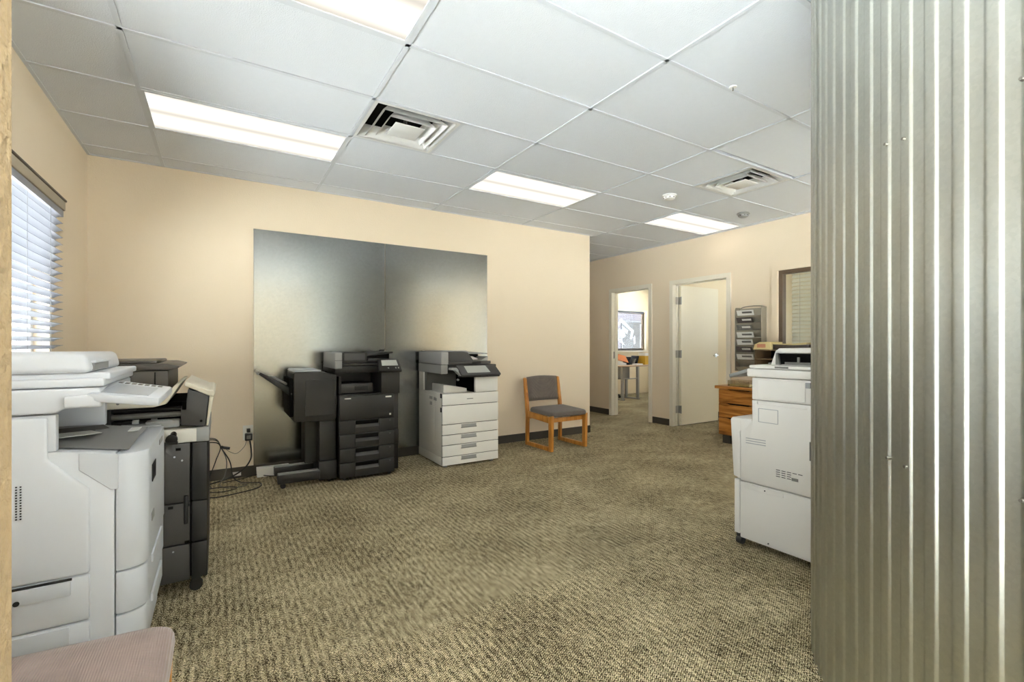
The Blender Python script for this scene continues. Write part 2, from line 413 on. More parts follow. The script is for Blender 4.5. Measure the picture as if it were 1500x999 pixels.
for i in range(len(GX)-1):
    for j in range(len(GY)-1):
        x0, x1, y0, y1 = clip(GX[i], XL, XR), clip(GX[i+1], XL, XR), clip(GY[j], YB, YE), clip(GY[j+1], YB, YE)
        if x1-x0 < 0.02 or y1-y0 < 0.02: continue
        cx, cy = (GX[i]+GX[i+1])/2, (GY[j]+GY[j+1])/2
        if any(abs(cx-a) < 0.1 and abs(cy-b) < 0.1 for a, b in LIGHTS): continue
        vt = [v for v in VENTS if GX[i] < v[0] < GX[i+1] and GY[j] < v[1] < GY[j+1]]
        if vt:
            a, b = vt[0][0]-0.305, vt[0][0]+0.305
            if a-x0 > 0.1: tile(x0, a, y0, y1)
            if x1-b > 0.1: tile(b, x1, y0, y1)
            e = b if x1-b > 0.1 else a
            runner(e-0.012, e+0.012, y0, y1)
            continue
        if x1 <= XC+0.1:                      # left of the corridor
            if y0 < YF: tile(x0, x1, y0, min(y1, YF))
            if x1 > XC and y1 > YF: tile(XC, x1, max(y0, YF), y1)
        else: tile(x0, x1, y0, y1)
for x in GX:
    if XL < x < XR: runner(x-0.012, x+0.012, YB, YE if x > XC else YF)
for y in GY:
    if YB < y < YE: runner(XL if y < YF else XC, XR, y-0.012, y+0.012)
trim = MB()
for (x0, x1, y0, y1) in ((XL, XL+0.02, YB, YF), (XL, XC, YF-0.02, YF), (XC, XC+0.02, YF, YE), (XR-0.02, XR, YB, YE)): trim.box(x0, x1, y0, y1, H-0.003, H+0.001)
struct('trim_ceiling', trim, 'grid', 'white wall angle along the ceiling edge')
# ---------------------------------------------------------------- ceiling fittings
def lamp(x, y, label, z=H, group='ceiling light panels'):
    t = thing('ceiling_light', label, 'ceiling light', (x, y, z), group=group)
    hx, hy = 0.598, 0.293
    MB().box(x-hx, x+hx, y-hy, y-hy+0.018, z-0.006, z+0.012).box(x-hx, x+hx, y+hy-0.018, y+hy, z-0.006, z+0.012).box(x-hx, x-hx+0.014, y-hy+0.018, y+hy-0.018, z-0.006, z+0.012).box(x+hx-0.014, x+hx, y-hy+0.018, y+hy-0.018, z-0.006, z+0.012).build('frame', 'grid', t)
    B(x-hx+0.014, x+hx-0.014, y-hy+0.018, y+hy-0.018, z+0.001, z+0.005).build('lens', 'lamp_lens', t, label='glowing frosted diffuser')
    B(x-hx, x+hx, y-hy, y+hy, z+0.015, z+0.10).build('housing', 'plain_white', t)
LL = ['long glowing ceiling light panel beside the air vent, toward the blinds window', 'glowing ceiling light panel cut off by the top of the picture',
      'glowing ceiling light panel above the grey and white copier', 'glowing ceiling light panel nearest the two doorways',
      'ceiling light panel overhead of the viewer', 'ceiling light panel behind the viewer near the added side window', 'ceiling light panel behind the drum before the added shopfront window',
      'ceiling light panel in the corner behind the drum', 'ceiling light panel beside the added tall window behind the drum', 'ceiling light panel at the end of the corridor']
for i, (x, y) in enumerate(LIGHTS): lamp(x, y, LL[i])
lamp(7.4, 6.6, 'office ceiling light panel beyond the open doorway', H-0.02)
lamp(7.6, 3.0, 'office ceiling light panel behind the half open door', H-0.02)
def vent(x, y, label):
    t = thing('air_vent', label, 'air vent', (x, y, H), group='ceiling air vents')
    def ring(h0, h1, z0, z1, name, m='plain_white'):
        mb = MB()
        def q(h, z): return [(x-h, y-h, z), (x+h, y-h, z), (x+h, y+h, z), (x-h, y+h, z)]
        a, b = q(h0, z0), q(h1, z1); c, d = q(h0-0.004, z0+0.004), q(h1-0.004, z1+0.004)
        o = 0; mb.v = [Vector(p) for p in a+b+c+d]
        for i in range(4):
            j = (i+1) % 4; mb.f += [[i, j, 4+j, 4+i], [8+i, 8+j, 12+j, 12+i], [i, j, 8+j, 8+i], [4+i, 4+j, 12+j, 12+i]]
        return mb.build(name, m, t)
    ring(0.297, 0.272, H-0.004, H-0.004, 'flange')
    ring(0.272, 0.236, H-0.004, H+0.075, 'outer_cone')
    ring(0.226, 0.176, H-0.012, H+0.050, 'cone')
    ring(0.166, 0.118, H-0.018, H+0.045, 'cone')
    B(x-0.105, x+0.105, y-0.105, y+0.105, H-0.020, H-0.012, r=0.004).build('centre_plate', 'plain_white', t)
    MB().cyl((x, y, H-0.012), (x, y, H+0.10), 0.012, 10).build('stem', 'steel', t)
    B(x-0.285, x+0.285, y-0.285, y+0.285, H+0.085, H+0.19).build('duct_box', 'void', t)
vent(*VENTS[0], 'square stepped air vent in the ceiling next to the long light panel')
vent(*VENTS[1], 'square stepped air vent in the ceiling near the corrugated drum')
def detector(x, y, label, m):
    t = thing('smoke_detector', label, 'smoke detector', (x, y, H), group='smoke detectors')
    z = H-0.001
    MB().lathe([(0.068, 0), (0.070, -0.012), (0.060, -0.016)], (x, y, z), 28).build('base', m, t)
    MB().lathe([(0.056, -0.016), (0.052, -0.040), (0.034, -0.050), (0.0, -0.051)], (x, y, z), 28).build('cap', m, t)
    for k in range(8):
        a = 2*PI*k/8; MB().box(x+0.05*math.cos(a)-0.006, x+0.05*math.cos(a)+0.006, y+0.05*math.sin(a)-0.006, y+0.05*math.sin(a)+0.006, z-0.034, z-0.026).build('slot', 'seam', t)
detector(3.88, 3.20, 'white round smoke detector on the ceiling between light panels', 'plain_white')
detector(5.14, 3.19, 'grey round smoke detector on the ceiling near the wall with doors', 'mid_plastic')
t = thing('sprinkler', 'tiny sprinkler head in a plain ceiling tile', 'sprinkler', (2.57, 1.66, H))
MB().lathe([(0.022, 0), (0.020, -0.004), (0.008, -0.005)], (2.57, 1.66, H-0.0005), 16).build('plate', 'plain_white', t)
MB().cyl((2.57, 1.66, H-0.004), (2.57, 1.66, H-0.024), 0.004, 8).build('nozzle', 'inner_grey', t)
# ---------------------------------------------------------------- doors, windows
def casing(name, y0, y1, zt, w_=0.05):
    x0, x1 = XR-0.016, XR+T+0.016
    mb = MB()
    mb.box(x0, x1, y0-w_, y0+0.012, 0, zt-0.012).box(x0, x1, y1-0.012, y1+w_, 0, zt-0.012).box(x0, x1, y0-w_, y1+w_, zt-0.012, zt+w_)
    # door stop
    mb.box(XR+0.06, XR+0.075, y0+0.012, y0+0.025, 0, zt-0.012).box(XR+0.06, XR+0.075, y1-0.025, y1-0.012, 0, zt-0.012).box(XR+0.06, XR+0.075, y0+0.012, y1-0.012, zt-0.025, zt-0.012)
    return struct(name, mb, 'casing', 'cream painted steel door frame')
casing('trim_1', *D1[:2], D1[3]); casing('trim_2', *D2[:2], D2[3])
B(XR+0.03, XR+0.055, D1[1]-0.0135, D1[1]-0.0120, 0.98, 1.10).build('strike_plate', 'steel', bpy.data.objects['trim_1'])
d = structure(B(5.865, 6.765, 4.622, 4.666, 0.012, 2.108, r=0.002, seg=1).build('door_1', 'door_paint'), 'plain cream door swung open into the room')
for z in (0.25, 1.08, 1.88):
    mb = MB().box(5.862, 5.866, 4.625, 4.663, z-0.055, z+0.055).cyl((5.855, 4.617, z-0.058), (5.855, 4.617, z+0.058), 0.009, 10).box(5.80, 5.855, 4.6655, 4.6675, z-0.055, z+0.055)
    mb.build('hinge', 'steel', d, label='steel door hinge')
mb = MB().cyl((6.695, 4.622, 1.05), (6.695, 4.612, 1.05), 0.028, 20).cyl((6.695, 4.612, 1.05), (6.695, 4.575, 1.05), 0.010, 12).box(6.575, 6.705, 4.568, 4.582, 1.042, 1.060, r=0.005)
mb.build('door_handle', 'chrome', d, label='chrome lever handle')
def blind(name, label, axis, c, a0, a1, z0, z1, pitch, wd, tilt, m, cords=(), valance=None, group='window blinds'):
    # axis 'x': slats run along y at x=c ; axis 'y': slats run along x at y=c
    t = thing(name, label, 'window blind', (c, (a0+a1)/2, z0) if axis == 'x' else ((a0+a1)/2, c, z0), group=group)
    L_ = a1-a0; n = int((z1-z0-0.05)/pitch)
    mb = MB(); K = 6; th = 0.0022
    for side in (0, 1):
        pass
    prof = []
    for k in range(K+1):
        u = -wd/2+wd*k/K; prof.append((u, 0.004*(1-(2*u/wd)**2)))
    poly = prof+[(u, v-th) for u, v in reversed(prof)]
    ca, sa = math.cos(tilt), math.sin(tilt)
    poly = [(u*ca-v*sa, u*sa+v*ca) for u, v in poly]
    me = MB().prism(poly, 'y' if axis == 'x' else 'x', -L_/2, L_/2).mesh('slat')
    for i in range(n):
        z = z0+0.03+pitch*(i+0.5)
        share('slat', me, m, t, (c, (a0+a1)/2, z) if axis == 'x' else ((a0+a1)/2, c, z))
    if axis == 'x':
        B(c-wd*0.45, c+wd*0.45, a0, a1, z0, z0+0.02, r=0.004).build('bottom_rail', m, t)
        B(c-0.025, c+0.025, a0, a1, z1-0.04, z1).build('head_rail', m, t)
    else:
        B(a0, a1, c-wd*0.45, c+wd*0.45, z0, z0+0.02, r=0.004).build('bottom_rail', m, t)
        B(a0, a1, c-0.025, c+0.025, z1-0.04, z1).build('head_rail', m, t)
    for a in cords:
        for s in (-1, 1):
            p = (c+s*wd*0.42, a) if axis == 'x' else (a, c+s*wd*0.42)
            MB().cyl((p[0], p[1], z0), (p[0], p[1], z1-0.02), 0.0012, 6).build('ladder_cord', 'mid_plastic', t)
    return t
def window(name, axis, c0, c1, a0, a1, z0, z1, fw, m, label, mull=()):
    P = lambda u0, u1, v0, v1: (c0, c1, u0, u1, v0, v1) if axis == 'x' else (u0, u1, c0, c1, v0, v1)
    mb = MB()
    for q in ((a0, a0+fw, z0, z1), (a1-fw, a1, z0, z1), (a0+fw, a1-fw, z0, z0+fw), (a0+fw, a1-fw, z1-fw, z1)): mb.box(*P(*q))
    for u in mull: mb.box(*P(u-fw/2, u+fw/2, z0+fw, z1-fw))
    o = structure(mb.build(name, m), label); g = (c0+c1)/2
    eds = [a0+fw]+[e for u in mull for e in (u-fw/2, u+fw/2)]+[a1-fw]
    for u, v in zip(eds[::2], eds[1::2]):
        q = (g-0.003, g+0.003, u, v, z0+fw, z1-fw) if axis == 'x' else (u, v, g-0.003, g+0.003, z0+fw, z1-fw)
        B(*q).build('pane', 'glass', o)
    return o
window('window_1', 'x', XL-0.115, XL-0.075, WL[0], WL[1], WL[2], WL[3], 0.045, 'plain_white', 'white framed window behind white blinds', mull=(3.2,))
blind('window_blind', 'white slatted blind on the window by the white copier', 'x', XL+0.030, 2.78, 4.045, 1.155, 2.072, 0.0455, 0.050, math.radians(24), 'slat', cords=(2.9, 3.4, 3.80))
t = thing('valance', 'tan valance board above the white blinds', 'valance', (XL, 3.4, 2.05))
B(XL+0.001, XL+0.062, 2.70, 4.060, 2.074, 2.132, r=0.004).build('board', 'valance', t)
B(XL+0.001, XL+0.068, 2.69, 4.068, 2.1325, 2.145, r=0.003).build('cap', 'valance_top', t)
window('window_2', 'x', XR+0.015, XR+0.095, W2[0], W2[1], W2[2], W2[3], 0.045, 'bronze_frame', 'brown framed inside window with a lowered blind')
mb = MB()
for q in ((W2[0]-0.06, W2[0], W2[2]-0.06, W2[3]+0.06), (W2[1], W2[1]+0.07, W2[2]-0.06, W2[3]+0.06), (W2[0], W2[1], W2[2]-0.06, W2[2]), (W2[0], W2[1], W2[3], W2[3]+0.06)): mb.box(XR-0.014, XR-0.001, *q)
struct('trim_3', mb, 'wall', 'painted trim around the inside window')
blind('window_blind', 'cream slatted blind behind the brown framed inside window', 'x', XR+T+0.05, W2[0]-0.05, W2[1]-0.08, W2[2]-0.02, W2[3]+0.02, 0.047, 0.050, math.radians(58), 'slat_warm', cords=(2.2, 2.95))
window('window_3', 'y', 8.44, 8.48, W3[0], W3[1], W3[2], W3[3], 0.04, 'bronze_frame', 'office window with open blinds and a white film sign', mull=())
blind('window_blind', 'open dark slatted blind on the office window beyond the doorway', 'y', 8.365, W3[0]+0.02, W3[1]-0.10, W3[2]-0.01, W3[3]+0.01, 0.036, 0.030, math.radians(6), 'slat_bronze', cords=(8.1, 8.7))
mb = MB().box(W3[0]-0.06, W3[1]+0.06, 8.375, 8.3995, W3[3]+0.0, W3[3]+0.05).box(W3[0]-0.06, W3[1]+0.06, 8.33, 8.3995, W3[2]-0.05, W3[2]-0.015).box(W3[1], W3[1]+0.05, 8.375, 8.3995, W3[2]-0.015, W3[3])
struct('trim_4', mb, 'casing', 'white trim of the office window')
window('added_window_4', 'y', YB-0.09, YB-0.03, SF[0], SF[1], SF[2], SF[3], 0.05, 'bronze_frame', 'added shopfront window for daylight, out of view behind the viewer', mull=(2.85, 3.8))
window('added_window_8', 'x', XR+0.03, XR+0.09, *WR, 0.05, 'bronze_frame', 'added tall window for daylight, hidden behind the drum', mull=(0.5,))
window('added_window_5', 'x', XL-0.10, XL-0.05, *WS[:2], *WS[2:], 0.05, 'bronze_frame', 'added side window for daylight behind the viewer', mull=(-1.2,))
window('added_window_9', 'x', XL-0.10, XL-0.05, *WT, 0.05, 'plain_white', 'added white framed window for daylight, hidden by the near wall end')
window('added_window_6', 'x', XE+0.03, XE+0.08, *WE, 0.05, 'bronze_frame', 'added outside window for daylight in the back office', mull=(3.0,))
window('added_window_7', 'x', XE+0.03, XE+0.08, 6.0, 7.8, 0.9, 2.2, 0.05, 'bronze_frame', 'added side window for daylight in the far office')  # unseen window added to brighten the far office
# white film sign on the office window
t = thing('window_sign', 'white peaked film sign stuck on the office window', 'sign', (8.5, 8.49, 1.3))
def film(poly, name): MB().prism([(x+0.14, z) for x, z in poly], 'y', 8.486, 8.490).build(name, 'sign_film', t)
film([(8.14, 1.66), (8.36, 1.88), (8.80, 1.58), (8.74, 1.36), (8.66, 1.36), (8.70, 1.56), (8.36, 1.78), (8.14, 1.56)], 'roof_band')
film([(8.13, 1.50), (8.28, 1.62), (8.46, 1.56), (8.52, 1.44), (8.38, 1.36), (8.48, 1.20), (8.36, 1.26), (8.24, 1.34), (8.13, 1.34)], 'figure')
film([(8.38, 1.70), (8.46, 1.66), (8.60, 1.58), (8.56, 1.48), (8.44, 1.58)], 'patch')
film([(8.78, 1.40), (8.84, 1.46), (8.86, 1.26), (8.80, 1.22)], 'patch')
film([(9.03, 1.14), (9.07, 1.14), (9.07, 1.75), (9.03, 1.75)], 'bar')
# low brown building seen outside the office window
t = thing('outside_building', 'dark brown brick building outside the office window', 'building', (11.5, 15, 0))
B(7.0, 21.0, 15.0, 18.0, -0.15, 6.2).build('wall', 'brick_far', t)
B(6.8, 21.2, 14.8, 18.2, 6.2, 6.5).build('roof_edge', 'concrete', t)
for x in (9.0, 12.0, 15.0):
    p = B(x, x+1.4, 14.95, 15.02, 0.9, 2.3).build('window', 'label_black', t); B(x+0.08, x+1.32, 14.93, 14.96, 0.98, 2.22).build('pane', 'black_plastic', p)
# ---------------------------------------------------------------- corrugated metal drum
CX, CY, CR, NP = 2.551, 0.0, 1.10, 102
drum = thing('corrugated_drum', 'large round drum wall clad in ribbed galvanized metal beside the viewer', 'metal wall', (CX, CY, 0))
def corr(u):                        # radius offset within one period
    u = u % 1.0
    pts = [(0, 0), (0.36, 0), (0.40, 0.0002), (0.43, 0.0009), (0.49, 0.0043), (0.52, 0.0050), (0.56, 0.0052), (0.82, 0.0052), (0.86, 0.0050), (0.89, 0.0043), (0.95, 0.0009), (0.97, 0.0002), (1.0, 0)]
    for (a, b), (c, e) in zip(pts[:-1], pts[1:]):
        if a <= u <= c: return b+(e-b)*(u-a)/(c-a)
    return 0
US = [0, 0.2, 0.36, 0.40, 0.43, 0.49, 0.52, 0.56, 0.71, 0.82, 0.86, 0.89, 0.95, 0.97]
def corr_sheet(k0, k1, dr, u_off):
    mb = MB(); th = [k+u for k in range(k0, k1) for u in US]+[k1]
    zs = [0.002, 0.35, 0.8, 1.3, 1.8, 2.3, H-0.005]
    def P(a, z, ins):
        r = CR-0.0052+corr(a)+dr-ins
        ang = 2*PI*(a+u_off)/NP
        return Vector((CX+r*math.cos(ang), CY+r*math.sin(ang), z))
    n = len(th)
    for z in zs:
        for a in th: mb.v.append(P(a, z, 0))
    for i in range(len(zs)-1):
        for j in range(n-1): mb.f.append([i*n+j, i*n+j+1, (i+1)*n+j+1, (i+1)*n+j])
    return mb
# angle 0 = +X ; the camera sees roughly 105..190 degrees
OFF = 0.37
for s_ in range(6):
    o = corr_sheet(s_*17, s_*17+17+(1 if True else 0), 0.0011*(s_ % 2)+0.0002, OFF).build('corrugated_sheet', 'galv_rib', drum, ang=60)
MB().lathe([(CR-0.03, 0.0), (CR-0.03, H-0.006)], (CX, CY, 0.001), 64).build('drum_core', 'seam', drum)
def screw(deg, z):
    a = math.radians(deg); r = CR+0.0015
    p = Vector((CX+r*math.cos(a), CY+r*math.sin(a), z)); q = p+Vector((math.cos(a), math.sin(a), 0))*0.006
    MB().cyl(p-(q-p), q, 0.0055, 8, 0.004).build('screw', 'steel', drum)
SCREWS = [(148.9, 1.79), (151.9, 1.78), (149.27, 0.90), (152.22, 0.89), (165.28, 1.80), (165.28, 0.88)]
# ---------------------------------------------------------------- metal sheets on the far wall
for x0, x1, lb in ((0.266, 1.497, 'smooth galvanized sheet on the wall behind the black copier'), (1.500, 2.744, 'smooth galvanized sheet on the wall behind the grey and white copier')):
    tag(B(x0, x1, YF-0.010, YF-0.007, 0.100, 2.30, r=0.0008, seg=1).build('metal_sheet', 'galv_sheet'), lb, 'metal sheet', 'galvanized wall sheets')
# ---------------------------------------------------------------- casters
def caster(parent, x, y, r, m='rubber', zt=None, ax='y', w_=0.024):
    zt = zt or 2*r+0.02
    d_ = Vector((0, w_/2, 0)) if ax == 'y' else Vector((w_/2, 0, 0)); c = Vector((x, y, r))
    o = MB().cyl(c-d_, c+d_, r, 18).cyl(c-d_*1.08, c+d_*1.08, r*0.45, 12).build('caster', m, parent)
    MB().box(x-r*0.7, x+r*0.7, y-r*0.7, y+r*0.7, 2*r*0.99, zt).build('fork', 'charcoal', o)
    return o
# ---------------------------------------------------------------- white copier by the window
c = thing('copier', 'large white office copier beside the window, nearest the viewer', 'copier', (-0.54, 2.41, 0), group='office copiers')
Y0, Y1 = 2.10, 2.72
MB().prism([(-0.86, 0.05), (-0.309, 0.05), (-0.309, 0.845), (-0.36, 0.855), (-0.46, 0.868), (-0.76, 0.868), (-0.76, 0.99), (-0.86, 0.99)], 'y', Y0, Y1, r=0.006).build('body', 'white_plastic', c)
B(-0.759, -0.457, Y0, Y0+0.035, 0.8685, 0.99, r=0.004).build('side_wall', 'white_plastic', c)
B(-0.759, -0.425, Y1-0.05, Y1, 0.8685, 0.99, r=0.006).build('side_wall', 'white_plastic', c)
B(-0.758, -0.62, Y0+0.036, Y1-0.051, 0.87, 0.985).build('cavity_back', 'void', c)
# raised near side cover with its diagonal shoulder
sp = MB().prism([(-0.858, 0.452), (-0.372, 0.452), (-0.372, 0.735), (-0.475, 0.845), (-0.475, 0.985), (-0.858, 0.985)], 'y', Y0-0.014, Y0+0.004, r=0.009, seg=3).build('side_cover', 'white_plastic', c)
mb = MB()
for i in range(2):
    for j in range(13): mb.box(-0.548+i*0.010, -0.544+i*0.010, Y0-0.0165, Y0-0.012, 0.665+j*0.0085, 0.669+j*0.0085)
mb.build('vent_slot', 'seam', sp)
B(-0.858, -0.372, Y0-0.014, Y0+0.004, 0.298, 0.449, r=0.007).build('side_cover', 'white_plastic', c)
B(-0.858, -0.372, Y0-0.014, Y0+0.004, 0.06, 0.295, r=0.007).build('side_cover', 'white_plastic', c)
h_ = B(-0.80, -0.418, Y0-0.019, Y0-0.010, 0.392, 0.440, r=0.003).build('side_hatch', 'white_plastic2', c)
B(-0.80, -0.415, Y0-0.0155, Y0-0.013, 0.441, 0.449).build('hatch_gap', 'seam', h_)
MB().cyl((-0.545, Y0-0.022, 0.402), (-0.545, Y0-0.012, 0.402), 0.008, 12).build('hatch_lock', 'seam', h_)
B(-0.80, -0.42, Y0-0.0185, Y0-0.010, 0.232, 0.290, r=0.003).build('side_hatch', 'white_plastic2', c)
# front doors, rounded at the near corner
def rounded_front(x0, x1, y0, y1, z0, z1, name, m, r=0.07, rz=0.006):
    poly = [(x0, y0)]+arc(x1-r, y0+r, r, -90, 0, 8)+arc(x1-0.02, y1-0.02, 0.02, 0, 90, 3)+[(x0, y1)]
    return MB().prism(poly, 'z', z0, z1, r=rz).build(name, m, c)
fd = rounded_front(-0.306, -0.219, Y0, Y1, 0.435, 0.842, 'front_door', 'white_plastic2')
dr1 = rounded_front(-0.306, -0.222, Y0, Y1, 0.285, 0.430, 'drawer', 'white_plastic2')
dr2 = rounded_front(-0.306, -0.226, Y0, Y1, 0.150, 0.280, 'drawer', 'white_plastic2')
rounded_front(-0.306, -0.245, Y0, Y1, 0.05, 0.145, 'plinth', 'white_plastic2')
MB().prism([(-0.400, 0.857), (-0.400, 0.800), (-0.318, 0.722), (-0.298, 0.722), (-0.298, 0.840), (-0.310, 0.846)], 'y', 2.0955, 2.104, r=0.0015, seg=1).build('door_wing', 'white_plastic2', fd)
B(-0.2185, -0.2165, 2.235, 2.345, 0.700, 0.765).build('badge', 'label_black', fd)
B(-0.2185, -0.2165, 2.48, 2.60, 0.795, 0.815).build('badge', 'mid_plastic', fd)
B(-0.2185, -0.2165, 2.22, 2.29, 0.555, 0.585).build('badge', 'mid_plastic', fd)
for p, z in ((dr1, 0.42), (dr2, 0.27)): B(-0.224, -0.2165, 2.25, 2.58, z-0.03, z).build('handle', 'white_plastic', p)
# output tray
mb = MB()
def trayf(u, v):
    x = -0.73+0.455*u; y = Y0+0.04+(Y1-Y0-0.085)*v
    return (x, y, 0.8695+0.012*math.sin(PI*u)*(1-u)-0.022*max(0, u-0.62)/0.38+0.012*math.sin(PI*v)**2*0.5)
mb.grid(trayf, 20, 8).build('output_tray', 'tray_grey', c)
B(-0.325, -0.290, 2.50, 2.60, 0.8585, 0.8615).build('tray_label', 'label_white', c)
# scanner, lid and document feeder
MB().prism([(-0.865, 0.995), (-0.455, 0.995), (-0.435, 1.008), (-0.36, 1.012), (-0.345, 1.04), (-0.345, 1.075), (-0.865, 1.075)], 'y', Y0-0.015, Y1+0.015, r=0.008, seg=3).build('scanner', 'white_plastic', c)
B(-0.865, -0.335, Y0-0.01, Y1+0.01, 1.078, 1.106, r=0.008, seg=3).build('scanner_lid', 'white_plastic', c)
B(-0.865, -0.322, Y0+0.02, Y1-0.0, 1.100, 1.124, r=0.007, seg=3).build('scanner_lid', 'white_plastic', c)
adf = MB().hexa([(-0.865, Y0+0.0, 1.124), (-0.372, Y0+0.0, 1.124), (-0.372, Y1-0.03, 1.124), (-0.865, Y1-0.03, 1.124), (-0.865, Y0+0.012, 1.192), (-0.385, Y0+0.012, 1.192), (-0.385, Y1-0.05, 1.192), (-0.865, Y1-0.05, 1.192)], r=0.02, seg=4).build('document_feeder', 'white_plastic', c)
B(-0.383, -0.3705, Y0+0.06, Y0+0.30, 1.132, 1.156).build('feeder_slot', 'mid_plastic', adf)
B(-0.385, -0.364, Y0+0.05, Y0+0.31, 1.157, 1.164, r=0.002).build('feeder_lip', 'white_plastic', adf)
# panel arm and tilted control panel
B(-0.43, -0.335, Y0-0.045, Y0-0.012, 1.012, 1.052, r=0.008, seg=3).build('panel_arm', 'white_plastic', c)
cp = MB().slab((-0.375, 2.06, 1.060), (-0.175, 2.00, 1.038), (-0.155, 2.24, 1.058), (-0.345, 2.38, 1.082), 0.030, r=0.008).build('control_panel', 'white_plastic2', c)
def on_panel(u, v, off):
    a, b, c_, d_ = [Vector(q) for q in ((-0.375, 2.06, 1.060), (-0.175, 2.00, 1.038), (-0.155, 2.24, 1.058), (-0.345, 2.38, 1.082))]
    p = (a*(1-u)+b*u)*(1-v)+(d_*(1-u)+c_*u)*v; n = (b-a).cross(d_-a).normalized()
    return p+n*off
MB().slab(on_panel(0.15, 0.10, 0.0015), on_panel(0.82, 0.10, 0.0015), on_panel(0.82, 0.72, 0.0015), on_panel(0.15, 0.72, 0.0015), 0.003).build('screen', 'screen_edge', cp)
for k in range(7):
    u = 0.12+0.11*k
    MB().slab(on_panel(u, 0.82, 0.002), on_panel(u+0.07, 0.82, 0.002), on_panel(u+0.07, 0.90, 0.002), on_panel(u, 0.90, 0.002), 0.004).build('button', 'inner_grey', cp)
caster(c, -0.40, 2.18, 0.022, zt=0.052); caster(c, -0.78, 2.18, 0.022, zt=0.052); caster(c, -0.40, 2.62, 0.022, zt=0.052); caster(c, -0.78, 2.62, 0.022, zt=0.052)
# sheets lying in the tray
for k, (x, y, rz, m) in enumerate(((-0.50, 2.33, 0.15, 'paper_grey'), (-0.49, 2.30, 0.5, 'paper'), (-0.48, 2.42, 0.3, 'print_dark'))):
    cs, sn = math.cos(rz), math.sin(rz)
    q = [(x+u*cs-v*sn, y+u*sn+v*cs) for u, v in ((-0.10, -0.06), (0.10, -0.06), (0.10, 0.06), (-0.10, 0.06))]
    tag(MB().prism(q, 'z', 0.889+k*0.002, 0.8905+k*0.002).build('paper_sheet', m), ['grey printed sheet at the bottom of the white copier tray', 'plain white sheet lying in the white copier output tray', 'dark printed sheet on top in the white copier tray'][k], 'paper', 'sheets in the copier tray')
# ---------------------------------------------------------------- dark grey copier behind it, side opened
c = thing('copier', 'dark grey copier with beige trim and opened side, behind the large white copier', 'copier', (-0.46, 3.08, 0), group='office copiers')
Y0, Y1 = 2.77, 3.40
for z0, z1 in ((0.075, 0.250), (0.254, 0.452), (0.456, 0.742)):
    B(-0.86, -0.124, Y0, Y1, z0, z1, r=0.004).build('side_panel', 'dark_plastic', c)
    B(-0.117, -0.052, Y0+0.004, Y1, z0, z1, r=0.006).build('front_panel', 'charcoal', c)
B(-0.84, -0.07, Y0+0.02, Y1-0.02, 0.085, 0.74).build('frame', 'void', c)
B(-0.148, -0.130, Y0-0.012, Y0+0.004, 0.350, 0.490, r=0.006).build('latch_handle', 'black_plastic', c)
for x, z in ((-0.20, 0.438), (-0.135, 0.440), (-0.135, 0.262), (-0.17, 0.715)): B(x-0.010, x+0.010, Y0-0.002, Y0+0.002, z-0.006, z+0.006).build('clip_hole', 'void', c)
for x, z in ((-0.185, 0.68), (-0.155, 0.66), (-0.235, 0.67), (-0.235, 0.69), (-0.19, 0.225)): MB().cyl((x, Y0-0.002, z), (x, Y0+0.002, z), 0.0045, 8).build('screw', 'screen_edge', c)
mb = MB()
for k in range(5): mb.box(-0.315, -0.262, Y0-0.0015, Y0+0.002, 0.665+k*0.009, 0.669+k*0.009)
mb.build('vent_slot', 'seam', c)
B(-0.40, -0.046, Y0-0.002, Y1, 0.745, 0.812, r=0.006).build('top_cover', 'warm_plastic', c)
B(-0.098, -0.044, Y0-0.004, Y1-0.01, 0.744, 0.815, r=0.004).build('corner_cover', 'mid_plastic', c)
B(-0.40, -0.235, Y0-0.012, Y0+0.20, 0.765, 0.842, r=0.008).build('guide_block', 'tray_grey', c)
B(-0.30, -0.165, Y0+0.02, Y0+0.26, 0.82, 0.855, r=0.008).build('guide_block', 'mid_plastic', c)
MB().cyl((-0.195, Y0-0.03, 0.768), (-0.195, Y0-0.004, 0.768), 0.024, 14).box(-0.225, -0.170, Y0-0.032, Y0-0.012, 0.745, 0.758).cyl((-0.188, Y0-0.02, 0.782), (-0.188, Y0+0.02, 0.800), 0.013, 10).build('knob', 'black_plastic', c)
B(-0.86, -0.43, Y0+0.01, Y1-0.01, 0.744, 0.93).build('rear_body', 'dark_plastic', c)
B(-0.425, -0.150, Y0+0.10, Y1-0.02, 0.815, 0.935).build('open_bay', 'void', c)
for k, (z, m, r_) in enumerate(((0.905, 'black_plastic', 0.010), (0.877, 'inner_grey', 0.014), (0.846, 'black_plastic', 0.011))):
    MB().cyl((-0.60, Y0+0.085, z), (-0.145, Y0+0.085, z), r_, 10).build('roller', m, c)
for x in (-0.34, -0.27): MB().cyl((x-0.012, Y0+0.076, 0.846), (x+0.012, Y0+0.076, 0.846), 0.016, 12).build('roller_wheel', 'tray_grey', c)
MB().prism([(-0.86, 0.925), (-0.265, 0.925), (-0.215, 0.938), (-0.158, 1.035), (-0.178, 1.033), (-0.215, 0.985), (-0.86, 0.985)], 'y', Y0-0.004, Y1-0.01, r=0.006).build('scanner', 'cream_plastic', c)
MB().cyl((-0.395, Y0-0.006, 0.950), (-0.395, Y0, 0.950), 0.006, 10).build('screw', 'inner_grey', c)
lid = MB().prism([(-0.86, 0.990), (-0.220, 0.990), (-0.208, 1.000), (-0.208, 1.098), (-0.86, 1.098)], 'y', Y0+0.004, Y1-0.02, r=0.010, seg=3).build('document_feeder', 'lid_plastic', c)
B(-0.262, -0.258, Y0+0.0015, Y0+0.01, 1.005, 1.09).build('seam_line', 'void', lid)
